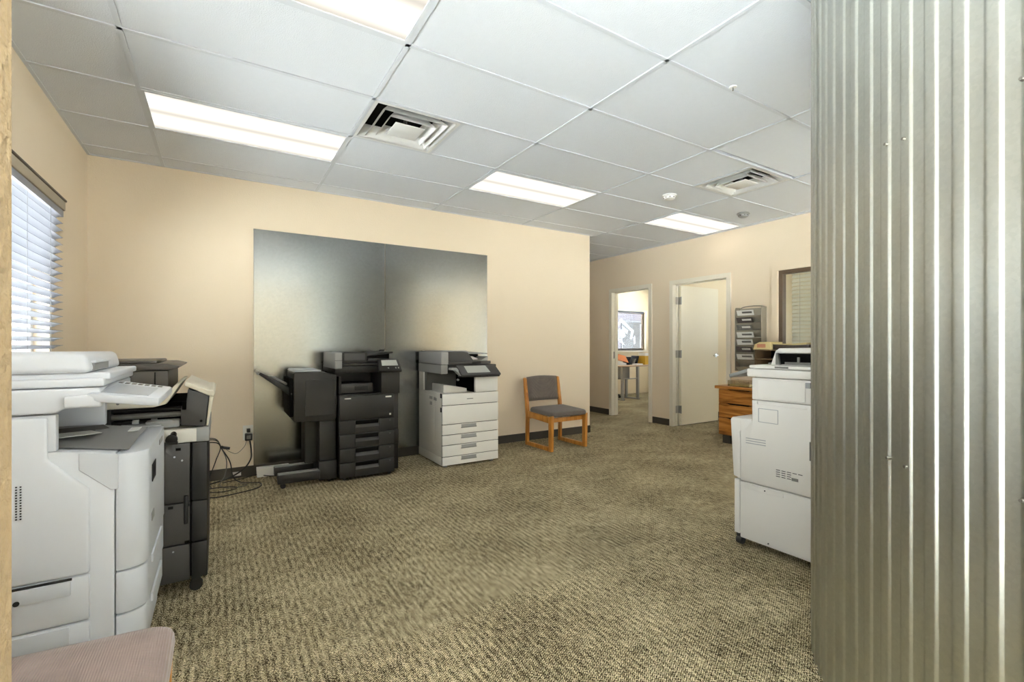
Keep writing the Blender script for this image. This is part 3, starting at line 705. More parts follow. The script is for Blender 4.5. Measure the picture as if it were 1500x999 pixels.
MB().prism([(-0.86, 1.100), (-0.20, 1.100), (-0.168, 1.108), (-0.162, 1.117), (-0.21, 1.130), (-0.86, 1.128)], 'y', Y0-0.006, Y1-0.015, r=0.005).build('feeder_cover', 'lid_plastic', c)
B(-0.52, -0.255, Y0+0.03, Y1-0.10, 1.129, 1.144, r=0.006).build('feeder_tray', 'lid_plastic', c)
# the opened side unit, tilted
MB().prism([(-0.160, 0.830), (-0.078, 0.818), (-0.060, 0.822), (-0.046, 0.970), (-0.132, 1.005), (-0.140, 0.93), (-0.160, 0.92)], 'y', Y0+0.002, Y1-0.06, r=0.005).build('opened_door', 'dark_plastic', c)
MB().prism([(-0.057, 0.820), (-0.049, 0.822), (-0.025, 0.962), (-0.039, 0.972), (-0.044, 0.962)], 'y', Y0, Y1-0.06, r=0.002).build('door_edge', 'cream_plastic', c)
MB().prism([(-0.148, 1.022), (-0.142, 1.044), (-0.052, 0.996), (-0.028, 0.996), (-0.018, 0.980), (-0.026, 0.962), (-0.050, 0.970)], 'y', Y0-0.006, Y1-0.05, r=0.005).build('door_cap', 'cream_plastic', c)
MB().cyl((-0.078, Y0-0.001, 0.845), (-0.078, Y0+0.004, 0.845), 0.006, 10).build('screw', 'void', c)
B(-0.155, -0.138, Y0-0.004, Y0+0.03, 0.905, 0.945, r=0.003).build('hinge_clip', 'void', c)
for x in (-0.10, -0.78):
    for y in (Y0+0.05, Y1-0.06): caster(c, x, y, 0.028, zt=0.075)
# ---------------------------------------------------------------- wooden side chairs
def chair_proto(fab, label, loc, rot):
    c = thing('side_chair', label, 'chair', loc, rot, group='wooden side chairs', local=True)
    W, D = 0.275, 0.255       # half width, half depth; faces -Y
    for s in (-1, 1):
        x0, x1 = (s*W, s*(W-0.036)) if s < 0 else (s*(W-0.036), s*W)
        fr = MB()
        fr.prism([(-D, 0.0), (-D+0.055, 0.0), (-D+0.055, 0.392), (-D-0.010, 0.410), (-D-0.010, 0.380)], 'x', x0, x1, r=0.005)
        fr.build('front_leg', 'chair_wood', c)
        MB().prism([(-D+0.0555, 0.0), (D-0.0405, 0.0), (D-0.0405, 0.045), (-D+0.0555, 0.045)], 'x', x0, x1, r=0.004).build('sled_rail', 'chair_wood', c)
        MB().prism([(D-0.040, 0.0), (D+0.004, 0.0), (D-0.004, 0.36), (D+0.012, 0.50), (D+0.050, 0.800), (D+0.036, 0.815), (D+0.016, 0.805), (D-0.036, 0.50), (D-0.048, 0.36)], 'x', x0, x1, r=0.005).build('back_post', 'chair_wood', c)
        MB().prism([(-D+0.0555, 0.320), (D-0.050, 0.345), (D-0.050, 0.415), (D-0.10, 0.41), (-D+0.0555, 0.382)], 'x', x0, x1, r=0.004).build('seat_rail', 'chair_wood', c)
    B(-W+0.037, W-0.037, D-0.05, D-0.025, 0.32, 0.37, r=0.004).build('cross_rail', 'chair_wood', c)
    B(-W+0.037, W-0.037, -D+0.06, -D+0.085, 0.32, 0.37, r=0.004).build('cross_rail', 'chair_wood', c)
    # seat cushion, domed, rolled at the front
    def edge(t, e=0.09): return 1-(1-min(1, min(t, 1-t)/e))**2
    m = MB(); hx, y0, y1, rc = W-0.010, -D-0.018, D-0.062, 0.045
    loop = []
    for cx_, cy_, a0 in ((hx-rc, y0+rc, -90), (hx-rc, y1-rc, 0), (-hx+rc, y1-rc, 90), (-hx+rc, y0+rc, 180)): loop += arc(cx_, cy_, rc, a0, a0+90, 6)
    ym = (y0+y1)/2; n = len(loop)
    prof = [(0.93, 0.0), (0.985, 0.004), (1.0, 0.018), (0.995, 0.034), (0.975, 0.047), (0.93, 0.055), (0.80, 0.061), (0.55, 0.066), (0.25, 0.068)]
    for sc, dz in prof:
        for x, y in loop:
            # shrink by a fixed inset near the rim so the corners stay even
            ins = (1-sc)*0.22 if sc > 0.9 else None
            px, py = (x*(1-ins/hx*1.0), ym+(y-ym)*(1-ins/(ym-y0))) if ins is not None else (x*sc, ym+(y-ym)*sc)
            m.v.append(Vector((px, py, 0.390+0.020*(y-y0)/(y1-y0)+dz)))
    for k in range(len(prof)-1):
        for i in range(n): j = (i+1) % n; m.f.append([k*n+i, k*n+j, (k+1)*n+j, (k+1)*n+i])
    m.f.append([i for i in range(n)]); m.f.append([(len(prof)-1)*n+i for i in range(n)])
    m.build('seat', fab, c, ang=60)
    # back cushion, gently curved
    m = MB()
    def back(u, v, side):
        x = (-W+0.037)+(2*W-0.074)*u; z = 0.525+0.295*v
        bow = 0.028*math.sin(PI*u); lean = (z-0.50)*0.125
        k = (min(1, edge(u, 0.12))*min(1, edge(v, 0.12)))**0.6
        y = D-0.005+lean+bow+(-0.030*k if side == 0 else 0.020*k)-0.006
        return (x, y, z+0.012*math.sin(PI*u)*v)
    m.grid(lambda u, v: back(u, v, 0), 16, 12); m.grid(lambda u, v: back(u, v, 1), 16, 12)
    m.build('backrest', fab, c, ang=70)
    return c
chair_proto('fabric_grey', 'wooden side chair with brown grey seat and back against the far wall', (3.455, 4.54, 0), 0.03)
chair_proto('fabric_mauve', 'mauve upholstered side chair cut off at the bottom corner, before the large white copier', (-0.375, 1.336, 0.012), PI/2)
# ---------------------------------------------------------------- black copier with finisher
c = thing('copier', 'black floor copier with four drawers in front of the metal sheet', 'copier', (1.17, 4.62, 0), group='office copiers')
YD = 4.33
B(0.905, 1.455, YD+0.07, 4.93, 0.035, 0.758, r=0.006).build('body', 'black_plastic', c)
B(0.915, 1.39, YD+0.03, YD+0.072, 0.03, 0.755).build('inner_frame', 'void', c)
fc = B(0.900, 1.392, YD, YD+0.028, 0.542, 0.760, r=0.006).build('front_cover', 'charcoal', c)
B(0.942, 0.998, YD-0.0015, YD+0.002, 0.733, 0.742).build('badge', 'label_white', fc)
B(1.310, 1.365, YD-0.0015, YD+0.002, 0.731, 0.744).build('badge', 'label_white', fc)
B(1.345, 1.362, YD-0.0015, YD+0.002, 0.565, 0.582).build('badge', 'label_white', fc)
def black_drawer(z0, z1, hz0, hz1):
    mb = MB().box(0.900, 1.038, YD, YD+0.028, z0, z1, r=0.004).box(1.250, 1.392, YD, YD+0.028, z0, z1, r=0.004)
    if hz0-z0 > 0.004: mb.box(1.038, 1.250, YD, YD+0.028, z0, hz0)
    if z1-hz1 > 0.004: mb.box(1.038, 1.250, YD, YD+0.028, hz1, z1)
    d_ = mb.build('drawer', 'charcoal', c)
    hh = hz1-hz0
    MB().box(1.040, 1.248, YD+0.022, YD+0.027, hz0, hz1).build('handle_recess', 'void', d_)
    MB().prism([(YD-0.004, hz0), (YD+0.022, hz0), (YD+0.022, hz0+hh*0.42), (YD+0.002, hz0+0.012)], 'x', 1.040, 1.248).build('handle', 'charcoal_light', d_)
    B(1.345, 1.360, YD-0.0015, YD+0.002, z1-0.03, z1-0.015).build('size_mark', 'charcoal_light', d_)
black_drawer(0.420, 0.538, 0.472, 0.532)
black_drawer(0.292, 0.416, 0.345, 0.410)
black_drawer(0.166, 0.288, 0.216, 0.282)
black_drawer(0.030, 0.162, 0.096, 0.156)
B(1.394, 1.447, YD+0.035, YD+0.072, 0.285, 0.42, r=0.004).build('side_door', 'black_plastic', c)
# cavity floor, back, right column
B(0.905, 1.27, YD+0.005, 4.93, 0.760, 0.775, r=0.003).build('cavity_floor', 'black_plastic', c)
B(0.905, 1.27, 4.70, 4.93, 0.776, 0.96).build('cavity_back', 'black_plastic', c)
B(0.93, 1.22, 4.42, 4.699, 0.777, 0.865, r=0.008).build('relay_tray', 'dark_plastic', c)
B(1.05, 1.17, 4.412, 4.42, 0.80, 0.84, r=0.003).build('tray_handle', 'black_plastic', c)
B(0.905, 0.925, YD+0.05, 4.699, 0.776, 0.93).build('side_wall', 'black_plastic', c)
B(1.272, 1.448, YD+0.002, 4.93, 0.762, 0.972, r=0.006).build('right_column', 'charcoal', c)
B(0.865, 1.440, YD+0.02, 4.93, 0.965, 1.028, r=0.008).build('scanner', 'black_plastic', c)
B(0.865, 1.420, YD+0.015, 4.92, 1.031, 1.052, r=0.006).build('scanner_lid', 'charcoal', c)
f_ = B(0.860, 0.925, YD+0.005, 4.88, 1.005, 1.152, r=0.010, seg=3).build('document_feeder', 'mid_plastic', c)
B(0.859, 0.926, YD+0.003, YD+0.006, 1.078, 1.081).build('seam_line', 'seam', f_)
MB().prism([(0.926, 1.054), (1.145, 1.054), (1.145, 1.150), (0.945, 1.156), (0.926, 1.145)], 'y', YD+0.018, 4.88, r=0.006).build('document_feeder', 'charcoal', c)
B(0.945, 1.125, YD+0.012, YD+0.02, 1.080, 1.142).build('feeder_face', 'charcoal_light', c)
MB().prism([(1.147, 1.060), (1.41, 1.060), (1.41, 1.085), (1.16, 1.10)], 'y', YD+0.03, 4.87, r=0.004).build('eject_tray', 'black_plastic', c)
MB().prism([(1.146, 1.110), (1.405, 1.140), (1.405, 1.156), (1.30, 1.156), (1.146, 1.128)], 'y', YD+0.08, 4.84, r=0.004).build('input_tray', 'charcoal', c)
B(1.30, 1.345, YD+0.15, YD+0.20, 1.1565, 1.172, r=0.004).build('paper_guide', 'black_plastic', c)
B(1.15, 1.405, YD+0.20, 4.85, 1.062, 1.135).build('feeder_void', 'void', c)
cp = MB().slab((1.215, 4.20, 0.985), (1.425, 4.20, 0.985), (1.430, 4.33, 1.085), (1.235, 4.33, 1.085), 0.022, r=0.004).build('control_panel', 'charcoal', c)
MB().slab((1.255, 4.254, 1.030), (1.405, 4.254, 1.030), (1.405, 4.315, 1.077), (1.265, 4.315, 1.077), 0.004).build('screen', 'screen', cp)
for k, (x, s) in enumerate(((1.30, 0.012), (1.37, 0.010), (1.395, 0.010))): MB().slab((x, 4.222, 1.005), (x+s, 4.222, 1.005), (x+s, 4.234, 1.014), (x, 4.234, 1.014), 0.004).build('button', 'screen', cp)
B(1.30, 1.40, 4.305, 4.345, 0.985, 1.04).build('panel_bracket', 'black_plastic', c)
for x in (0.95, 1.36):
    for y in (YD+0.05, 4.86): caster(c, x, y, 0.014, m='charcoal_light', zt=0.034)
c = thing('finisher', 'black document finisher unit docked at the left of the black copier', 'finisher', (0.70, 4.60, 0))
YFn = 4.375
u_ = MB().prism([(0.535, 0.560), (0.868, 0.545), (0.885, 0.58), (0.885, 0.945), (0.860, 0.958), (0.745, 0.985), (0.545, 0.985), (0.535, 0.975)], 'y', YFn, 4.84, r=0.008, seg=3).build('finisher_body', 'charcoal', c)
B(0.625, 0.868, YFn-0.004, YFn+0.002, 0.600, 0.915, r=0.0015, seg=1).build('front_door', 'charcoal', u_)
B(0.868, 0.888, YFn-0.006, YFn+0.02, 0.690, 0.765, r=0.003).build('door_grip', 'black_plastic', u_)
MB().prism([(0.535, 0.986), (0.748, 0.986), (0.758, 0.998), (0.548, 1.003)], 'y', YFn+0.002, 4.835, r=0.003).build('top_plate', 'screen_edge', c)  # pale colour of the top plate stands in for light it reflects
B(0.505, 0.534, YFn+0.03, 4.82, 0.600, 0.93, r=0.004).build('eject_side', 'void', c)
MB().prism([(0.274, 0.972), (0.288, 0.990), (0.52, 0.845), (0.52, 0.775)], 'y', YFn+0.06, 4.78, r=0.006).build('eject_tray', 'black_plastic', c)
MB().prism([(0.268, 0.965), (0.262, 0.985), (0.278, 0.998), (0.292, 0.990), (0.276, 0.972)], 'y', YFn+0.065, 4.775, r=0.002).build('tray_tip', 'mid_plastic', c)
MB().prism([(0.36, 0.948), (0.50, 0.862), (0.515, 0.875), (0.40, 0.945)], 'y', YFn+0.2, 4.70, r=0.002).build('tray_rib', 'mid_plastic', c)
B(0.745, 0.885, YFn+0.03, 4.78, 0.195, 0.546, r=0.008).build('leg_column', 'charcoal', c)
B(0.645, 0.744, YFn+0.16, 4.75, 0.16, 0.548).build('leg_column', 'black_plastic', c)
B(0.735, 0.890, YFn+0.002, 4.80, 0.030, 0.193, r=0.006).build('base', 'charcoal', c)
for y0 in (YFn-0.008, 4.66):
    r_ = B(0.412, 0.745, y0, y0+0.080, 0.045, 0.122, r=0.008).build('base_rail', 'charcoal', c)
    B(0.416, 0.740, y0+0.006, y0+0.074, 0.1222, 0.128, r=0.002).build('rail_cap', 'mid_plastic', r_)
    caster(c, 0.455, y0+0.04, 0.021, zt=0.05)
caster(c, 0.83, YFn+0.05, 0.014, zt=0.034); caster(c, 0.83, 4.72, 0.014, zt=0.034)
# ---------------------------------------------------------------- grey and white copier
c = thing('copier', 'grey topped white floor copier with paper drawers, right of the black copier', 'copier', (2.18, 4.60, 0), group='office copiers')
X0, X1, YD = 1.862, 2.498, 4.285
B(X0, X1-0.005, YD+0.03, 4.93, 0.03, 0.732, r=0.006).build('body', 'warm_plastic', c)
B(X0-0.002, X1, YD+0.030, 4.935, 0.018, 0.104, r=0.006).build('plinth', 'warm_plastic', c)
B(X0+0.004, X1-0.006, YD+0.017, YD+0.0295, 0.03, 0.728).build('inner_frame', 'void', c)
def gd(z0, z1, hand=True, name='drawer'):
    d_ = B(X0, X1, YD, YD+0.016, z0+0.001, z1-0.001, r=0.004).build(name, 'drawer_plastic', c)
    if hand:
        B(2.068, 2.236, YD-0.0015, YD+0.004, z1-0.040, z1-0.006).build('handle_recess', 'tray_grey', d_)
        MB().prism([(YD-0.009, z1-0.040), (YD+0.004, z1-0.046), (YD+0.004, z1-0.032), (YD-0.009, z1-0.034)], 'x', 2.066, 2.238).build('handle', 'mid_plastic', d_)
    return d_
gd(0.020, 0.104); gd(0.108, 0.218); gd(0.222, 0.320); gd(0.324, 0.424)
gd(0.428, 0.614, False, 'front_door')
d_ = gd(0.618, 0.730, False, 'front_cover'); B(2.13, 2.20, YD-0.0015, YD+0.002, 0.668, 0.676).build('badge', 'mid_plastic', d_)
sv = B(X0-0.004, X0+0.001, YD+0.20, 4.90, 0.20, 0.70, r=0.002).build('side_panel', 'warm_plastic', c)
for y0, y1, z0, z1 in ((4.42, 4.50, 0.655, 0.685), (4.53, 4.61, 0.660, 0.690), (4.54, 4.60, 0.60, 0.635)):
    mb = MB()
    for k in range(5): mb.box(X0-0.0055, X0-0.003, y0, y1, z0+k*(z1-z0)/5, z0+(k+0.55)*(z1-z0)/5)
    mb.build('vent_slot', 'inner_grey', sv)
for z in (0.69, 0.55): B(X0-0.003, X0+0.004, YD+0.0295, YD+0.05, z, z+0.045).build('latch', 'seam', c)
B(X0, X0+0.02, 4.80, 4.93, 0.733, 0.935, r=0.004).build('rear_pillar', 'warm_plastic', c)
B(X0+0.02, X1-0.01, 4.74, 4.93, 0.733, 0.93).build('cavity_back', 'inner_grey', c)
B(2.228, X1-0.004, YD+0.002, 4.739, 0.734, 0.888, r=0.005).build('right_block', 'drawer_plastic', c)
B(2.222, 2.2275, YD+0.03, 4.739, 0.734, 0.90).build('cavity_side', 'void', c)
MB().cyl((2.16, 4.55, 0.845), (2.16, 4.57, 0.845), 0.012, 10).build('release_knob', 'label_white', c)
MB().prism([(1.905, 0.734), (2.17, 0.734), (2.165, 0.772), (2.02, 0.800), (1.910, 0.818), (1.905, 0.81)], 'y', 4.36, 4.66, r=0.006).build('inner_tray', 'warm_plastic', c)
# scanner with sloping dark front
MB().prism([(1.862, 0.938), (2.01, 0.935), (2.20, 0.905), (2.26, 0.892), (2.49, 0.892), (2.49, 1.015), (1.862, 1.022)], 'y', YD+0.03, 4.93, r=0.006).build('scanner', 'black_plastic', c)
B(1.858, 1.93, YD+0.025, 4.93, 0.930, 1.02, r=0.004).build('scanner_end', 'mid_plastic', c)
B(1.858, 2.42, YD+0.02, 4.93, 1.023, 1.052, r=0.005).build('scanner_lid', 'charcoal_light', c)
B(1.856, 1.935, YD+0.015, 4.92, 1.023, 1.148, r=0.008).build('document_feeder', 'tray_grey', c)
MB().prism([(1.936, 1.053), (2.22, 1.053), (2.15, 1.142), (2.10, 1.152), (1.936, 1.150)], 'y', YD+0.018, 4.91, r=0.006).build('document_feeder', 'charcoal_light', c)
B(1.87, 2.16, YD+0.05, 4.85, 1.1525, 1.158, r=0.002).build('feeder_top', 'tray_grey', c)
B(2.20, 2.30, YD+0.0175, YD+0.022, 1.026, 1.049).build('lid_grip', 'black_plastic', c)
MB().prism([(2.13, 1.145), (2.16, 1.152), (2.42, 1.132), (2.42, 1.122), (2.18, 1.125)], 'y', YD+0.10, 4.80, r=0.002).build('input_tray', 'tray_grey', c)
MB().prism([(2.225, 1.054), (2.40, 1.054), (2.40, 1.10), (2.32, 1.058)], 'y', YD+0.05, 4.80, r=0.002).build('eject_tray', 'mid_plastic', c)
MB().prism([(2.215, 1.064), (2.30, 1.066), (2.31, 1.072), (2.24, 1.100), (2.205, 1.085)], 'y', YD+0.10, YD+0.20).build('tray_guide', 'label_white', c)
B(2.16, 2.395, 4.55, 4.80, 1.054, 1.12).build('feeder_void', 'void', c)
# wide tilted control panel with slanted left shoulder
cp = MB().slab((2.03, 4.185, 0.920), (2.475, 4.185, 0.920), (2.455, 4.285, 1.014), (2.01, 4.285, 1.014), 0.024, r=0.004).build('control_panel', 'charcoal_light', c)
MB().slab((2.10, 4.205, 0.940), (2.36, 4.205, 0.940), (2.335, 4.274, 1.005), (2.09, 4.274, 1.005), 0.004).build('screen', 'screen', cp)
cp.data.update()
MB().prism([(1.94, 0.99), (2.00, 0.99), (2.05, 0.93), (2.05, 0.905), (1.985, 0.965), (1.94, 0.968)], 'y', 4.245, YD+0.03, r=0.003).build('panel_shoulder', 'tray_grey', c)
B(2.04, 2.47, 4.205, 4.31, 0.893, 0.906, r=0.002).build('panel_base', 'black_plastic', c)
B(2.05, 2.46, 4.25, 4.315, 0.905, 0.955).build('panel_base', 'black_plastic', c)
for x in (X0+0.05, X1-0.06):
    for y in (YD+0.05, 4.86): MB().cyl((x, y, 0), (x, y, 0.017), 0.022, 14).build('foot', 'tray_grey', c)
# ---------------------------------------------------------------- white copier on the right, by the drum
c = thing('copier', 'white copier seen from its side, beside the corrugated drum', 'copier', (2.98, 1.50, 0), group='office copiers')
X0, X1 = 2.685, 3.28
B(X0, X1, 1.20, 1.685, 0.398, 0.770, r=0.006).build('body', 'bright_plastic', c)
B(X0, X1, 1.20, 1.612, 0.7705, 0.893, r=0.004).build('body', 'bright_plastic', c)
B(X0, X1, 1.20, 1.612, 0.897, 1.026, r=0.004).build('body', 'bright_plastic', c)
B(X0, X1, 1.20, 1.687, 0.052, 0.394, r=0.006).build('base_cabinet', 'bright_plastic', c)
MB().prism([(1.690, 0.405), (1.732, 0.418), (1.752, 0.760), (1.742, 0.775), (1.620, 0.775), (1.690, 0.690)], 'x', X0+0.002, X1, r=0.006).build('front_door', 'bright_plastic', c)
B(X0+0.002, X1, 1.692, 1.727, 0.070, 0.400, r=0.006).build('front_door', 'bright_plastic', c)
# side mouldings
sh = MB().prism([(1.21, 0.405), (1.672, 0.405), (1.672, 0.685), (1.606, 0.772), (1.606, 0.888), (1.575, 0.888), (1.575, 0.872), (1.30, 0.872), (1.30, 0.885), (1.21, 0.885)], 'x', X0-0.008, X0-0.0005, r=0.003).build('side_cover', 'bright_plastic', c)
def sline(y0, z0, y1, z1, nm='panel_line', m='seam_light', tt=0.0016, x=X0-0.0095):
    dv = Vector((0, y1-y0, z1-z0)).normalized(); nn = Vector((0, -dv.z, dv.y))*tt
    a, b = Vector((x, y0, z0)), Vector((x, y1, z1))
    MB().hexa([a-nn, b-nn, b+nn, a+nn]+[p+Vector((0.002, 0, 0)) for p in (a-nn, b-nn, b+nn, a+nn)]).build(nm, m, sh)
sline(1.567, 0.848, 1.455, 0.848); sline(1.567, 0.770, 1.455, 0.770); sline(1.567, 0.848, 1.567, 0.770); sline(1.455, 0.848, 1.455, 0.770)
for k in range(3): sline(1.645, 0.662-k*0.014, 1.525, 0.664-k*0.014, tt=0.0022)
for k in range(4):
    for j in range(3 if k else 5): sline(1.465-j*0.03, 0.512-k*0.012, 1.443-j*0.03, 0.512-k*0.012, m='seam', tt=0.0018)
sline(1.380, 0.478, 1.345, 0.478, 'rating_label', 'inner_grey', 0.008)
bs = B(X0-0.006, X0-0.0005, 1.21, 1.675, 0.065, 0.390, r=0.003).build('side_cover', 'bright_plastic', c)
B(X0-0.0085, X0-0.005, 1.424, 1.655, 0.362, 0.388, r=0.001, seg=1).build('catch_panel', 'bright_plastic', bs)
for y, z in ((1.53, 0.374), (1.51, 0.075)): MB().cyl((X0-0.0105, y, z), (X0-0.006, y, z), 0.004, 8).build('screw', 'seam', bs)
up = B(X0-0.005, X0-0.0005, 1.31, 1.575, 0.905, 1.018, r=0.002, seg=1).build('side_cover', 'bright_plastic', c)
B(X0-0.007, X0+0.004, 1.285, 1.309, 0.985, 1.015).build('side_catch', 'tray_grey', c)
B(X0-0.011, X0-0.007, 1.275, 1.287, 0.60, 0.70).build('side_socket', 'inner_grey', sh)
# scanner, lid, feeder
B(X0-0.012, X1+0.01, 1.19, 1.640, 1.030, 1.078, r=0.010, seg=3).build('scanner', 'bright_plastic', c)
B(X0-0.004, X1+0.005, 1.19, 1.628, 1.081, 1.100, r=0.006).build('scanner_lid', 'bright_plastic', c)
B(X0-0.0055, X0-0.003, 1.40, 1.475, 1.086, 1.096).build('lid_grip', 'inner_grey', c)
fx0 = X0+0.03
MB().prism([(1.19, 1.101), (1.53, 1.101), (1.50, 1.188), (1.47, 1.196), (1.19, 1.196)], 'x', fx0+0.02, X1-0.04, r=0.005).build('document_feeder', 'bright_plastic', c)
MB().prism([(1.25, 1.108), (1.465, 1.108), (1.475, 1.170), (1.27, 1.170)], 'x', fx0+0.012, fx0+0.022).build('feeder_opening', 'void', c)
MB().prism([(1.465, 1.106), (1.490, 1.106), (1.490, 1.172), (1.478, 1.172)], 'x', fx0+0.0, fx0+0.03, r=0.002).build('feeder_jamb', 'inner_grey', c)
MB().box(fx0+0.005, fx0+0.015, 1.30, 1.44, 1.110, 1.122).box(fx0+0.004, fx0+0.012, 1.36, 1.372, 1.12, 1.150).build('feeder_roller', 'inner_grey', c)
MB().prism([(1.19, 1.174), (1.44, 1.172), (1.49, 1.180), (1.47, 1.200), (1.19, 1.206)], 'x', fx0-0.002, fx0+0.10, r=0.004).build('feeder_lid', 'bright_plastic', c)
B(fx0+0.12, X1-0.06, 1.535, 1.60, 1.101, 1.112, r=0.003).build('eject_tray', 'inner_grey', c)
cp = MB().slab((X0+0.06, 1.636, 1.088), (X0+0.06, 1.805, 1.032), (X0+0.40, 1.805, 1.032), (X0+0.40, 1.636, 1.088), -0.022, r=0.006).build('control_panel', 'mid_plastic', c)
for x, y in ((X0+0.035, 1.705), (X0+0.04, 1.245), (X1-0.05, 1.705), (X1-0.05, 1.245)): caster(c, x, y, 0.024, m='dark_plastic' if y > 1.5 else 'tray_grey', zt=0.066, ax='y', w_=0.034)
# ---------------------------------------------------------------- credenza against the right wall
c = thing('credenza', 'orange brown wooden credenza with drawers against the wall', 'cabinet', (5.51, 2.9, 0))
cy0, cy1 = 1.95, 3.63
B(5.305, 5.735, cy0+0.01, cy1-0.015, 0.105, 0.672, r=0.003, seg=1).build('body', 'desk_wood', c)
B(5.265, 5.742, cy0-0.02, cy1+0.02, 0.676, 0.712, r=0.005).build('top', 'desk_wood', c)
for k in range(3):
    y1 = cy1-0.025-k*0.545; y0 = y1-0.535
    for z0, z1 in ((0.505, 0.665), (0.328, 0.488), (0.115, 0.312)):
        d_ = B(5.286, 5.304, y0, y1, z0, z1, r=0.003, seg=1).build('drawer', 'desk_wood', c)
        MB().prism([(y0+0.10, z1+0.012), (y0+0.16, z1-0.004), (y1-0.16, z1-0.004), (y1-0.10, z1+0.012)], 'x', 5.288, 5.302).build('finger_pull', 'void', d_)
for y in (cy0+0.12, cy1-0.10):
    for x in (5.36, 5.66): B(x-0.03, x+0.03, y-0.05, y+0.05, 0, 0.1045).build('foot', 'baseboard', c)
# clear tray on the credenza
t = thing('letter_tray', 'clear plastic letter tray with paper at the end of the credenza', 'letter tray', (5.42, 3.36, 0.714))
MB().box(5.31, 5.53, 3.22, 3.50, 0.7135, 0.7165).box(5.31, 5.313, 3.22, 3.50, 0.7165, 0.785).box(5.527, 5.53, 3.22, 3.50, 0.7165, 0.785).box(5.313, 5.527, 3.497, 3.50, 0.7165, 0.785).build('shell', 'clear_plastic', t)
tag(B(5.32, 5.52, 3.23, 3.48, 0.717, 0.735).build('paper_stack', 'manila'), 'small stack of cream paper in the clear letter tray', 'paper')
# desktop sorter
t = thing('sorter', 'brown desktop paper sorter with shelves on the credenza', 'sorter', (5.54, 2.88, 0.713))
sy0, sy1, sx0, sx1 = 2.30, 3.19, 5.37, 5.70
for z in (0.714, 0.88, 1.045, 1.150): B(sx0, sx1, sy0, sy1, z, z+0.012).build('shelf', 'shelf_brown', t)
for y in (sy0, sy1-0.012, 2.74): B(sx0, sx1, y, y+0.012, 0.7265, 1.1495).build('side_panel', 'shelf_brown', t)
B(sx1-0.006, sx1, sy0+0.012, sy1-0.012, 0.727, 1.149).build('back_panel', 'void', t)
for z, y, h_, m, lb in ((0.727, 2.80, 0.05, 'paper', 'white paper stack on the lowest sorter shelf'), (0.893, 2.80, 0.03, 'paper_grey', 'grey paper stack on the middle sorter shelf')):
    tag(B(sx0+0.03, sx1-0.03, y-0.03, y+0.36, z+0.0005, z+h_).build('paper_stack', m), lb, 'paper', 'sorter papers')
t = thing('file_box', 'manila file box with a red printed label on top of the sorter', 'file box', (5.48, 3.08, 1.163))
MB().prism([(3.00, 1.1635), (3.205, 1.1635), (3.185, 1.225), (3.13, 1.252), (3.00, 1.255)], 'x', 5.36, 5.62, r=0.004).build('box', 'manila', t)
mb = MB()
for k in range(3): mb.box(5.3575, 5.3605, 3.055, 3.155, 1.190+k*0.014, 1.198+k*0.014)
mb.build('print', 'red_print', t)
tag(MB().prism([(2.60, 1.1635), (2.99, 1.1635), (2.99, 1.225), (2.75, 1.214), (2.60, 1.222)], 'x', 5.40, 5.66, r=0.003).build('paper_stack', 'print_dark'), 'dark uneven pile of papers on top of the sorter', 'paper')
tag(MB().prism([(2.62, 1.2225), (2.76, 1.216), (2.985, 1.2265), (2.985, 1.232), (2.78, 1.230), (2.62, 1.244)], 'x', 5.38, 5.62).build('folder', 'manila'), 'manila folder lying on the dark pile of papers', 'folder')
tag(B(5.40, 5.56, 2.44, 2.575, 1.1635, 1.275, r=0.003).build('storage_box', 'shelf_brown'), 'small dark brown box on the end of the sorter', 'box')
# ---------------------------------------------------------------- literature rack on the right wall
t = thing('brochure_rack', 'grey mesh brochure rack with sloping pockets hung on the wall', 'rack', (5.70, 3.44, 0.88))
ry0, ry1, rz0, rz1 = 3.265, 3.615, 0.885, 1.685
B(5.745, 5.756, ry0, ry1, rz0, rz1).build('back_panel', 'rack_mesh', t)
for y in (ry0, ry1-0.006): MB().prism([(5.744, rz0), (5.64, rz0), (5.64, rz1-0.02), (5.655, rz1+0.01), (5.744, rz1+0.01)], 'y', y, y+0.006).build('side_panel', 'rack_side', t)
MB().tube(smooth_path([(5.75, ry0, rz1), (5.75, ry0+0.06, rz1+0.02), (5.75, (ry0+ry1)/2, rz1+0.028), (5.75, ry1-0.06, rz1+0.02), (5.75, ry1, rz1)]), 0.006).build('top_rail', 'rack_side', t)
MG = ['pale brochure in the top pocket of the wall rack', 'dark photo brochure in the second pocket of the wall rack', 'dark brochure in the third pocket of the wall rack', 'white leaflet in the fourth pocket of the wall rack', 'white leaflet in the fifth pocket of the wall rack', 'dark magazine in the sixth pocket of the wall rack', 'white leaflet in the lowest pocket of the wall rack']
for k in range(8):
    z = rz1-0.145-k*0.093
    MB().slab((5.745, ry0+0.007, z-0.03), (5.745, ry1-0.007, z-0.03), (5.655, ry1-0.007, z+0.045), (5.655, ry0+0.007, z+0.045), 0.003).build('pocket', 'rack_mesh', t)
    MB().cyl((5.654, ry0+0.006, z+0.047), (5.654, ry1-0.006, z+0.047), 0.004, 8).build('pocket_rim', 'rack_side', t)
    if k < 7:
        m = ['paper', 'print_dark', 'paper_grey', 'paper', 'paper', 'print_dark', 'paper'][k]
        b_ = thing('brochure', MG[k], 'brochure', (5.67, 3.52, z), group='brochures in the wall rack')
        y0, y1 = 3.385+0.01*(k % 3), 3.602
        MB().slab((5.700, y0, z+0.012), (5.690, y1, z+0.014), (5.650, y1, z+0.118), (5.660, y0, z+0.116), -0.006).build('cover', m, b_)
        MB().slab((5.6725, y0+0.02, z+0.078), (5.668, y1-0.07, z+0.079), (5.6555, y1-0.07, z+0.10), (5.662, y0+0.02, z+0.10), -0.003).build('print', 'inner_grey' if m == 'paper' else 'paper', b_)
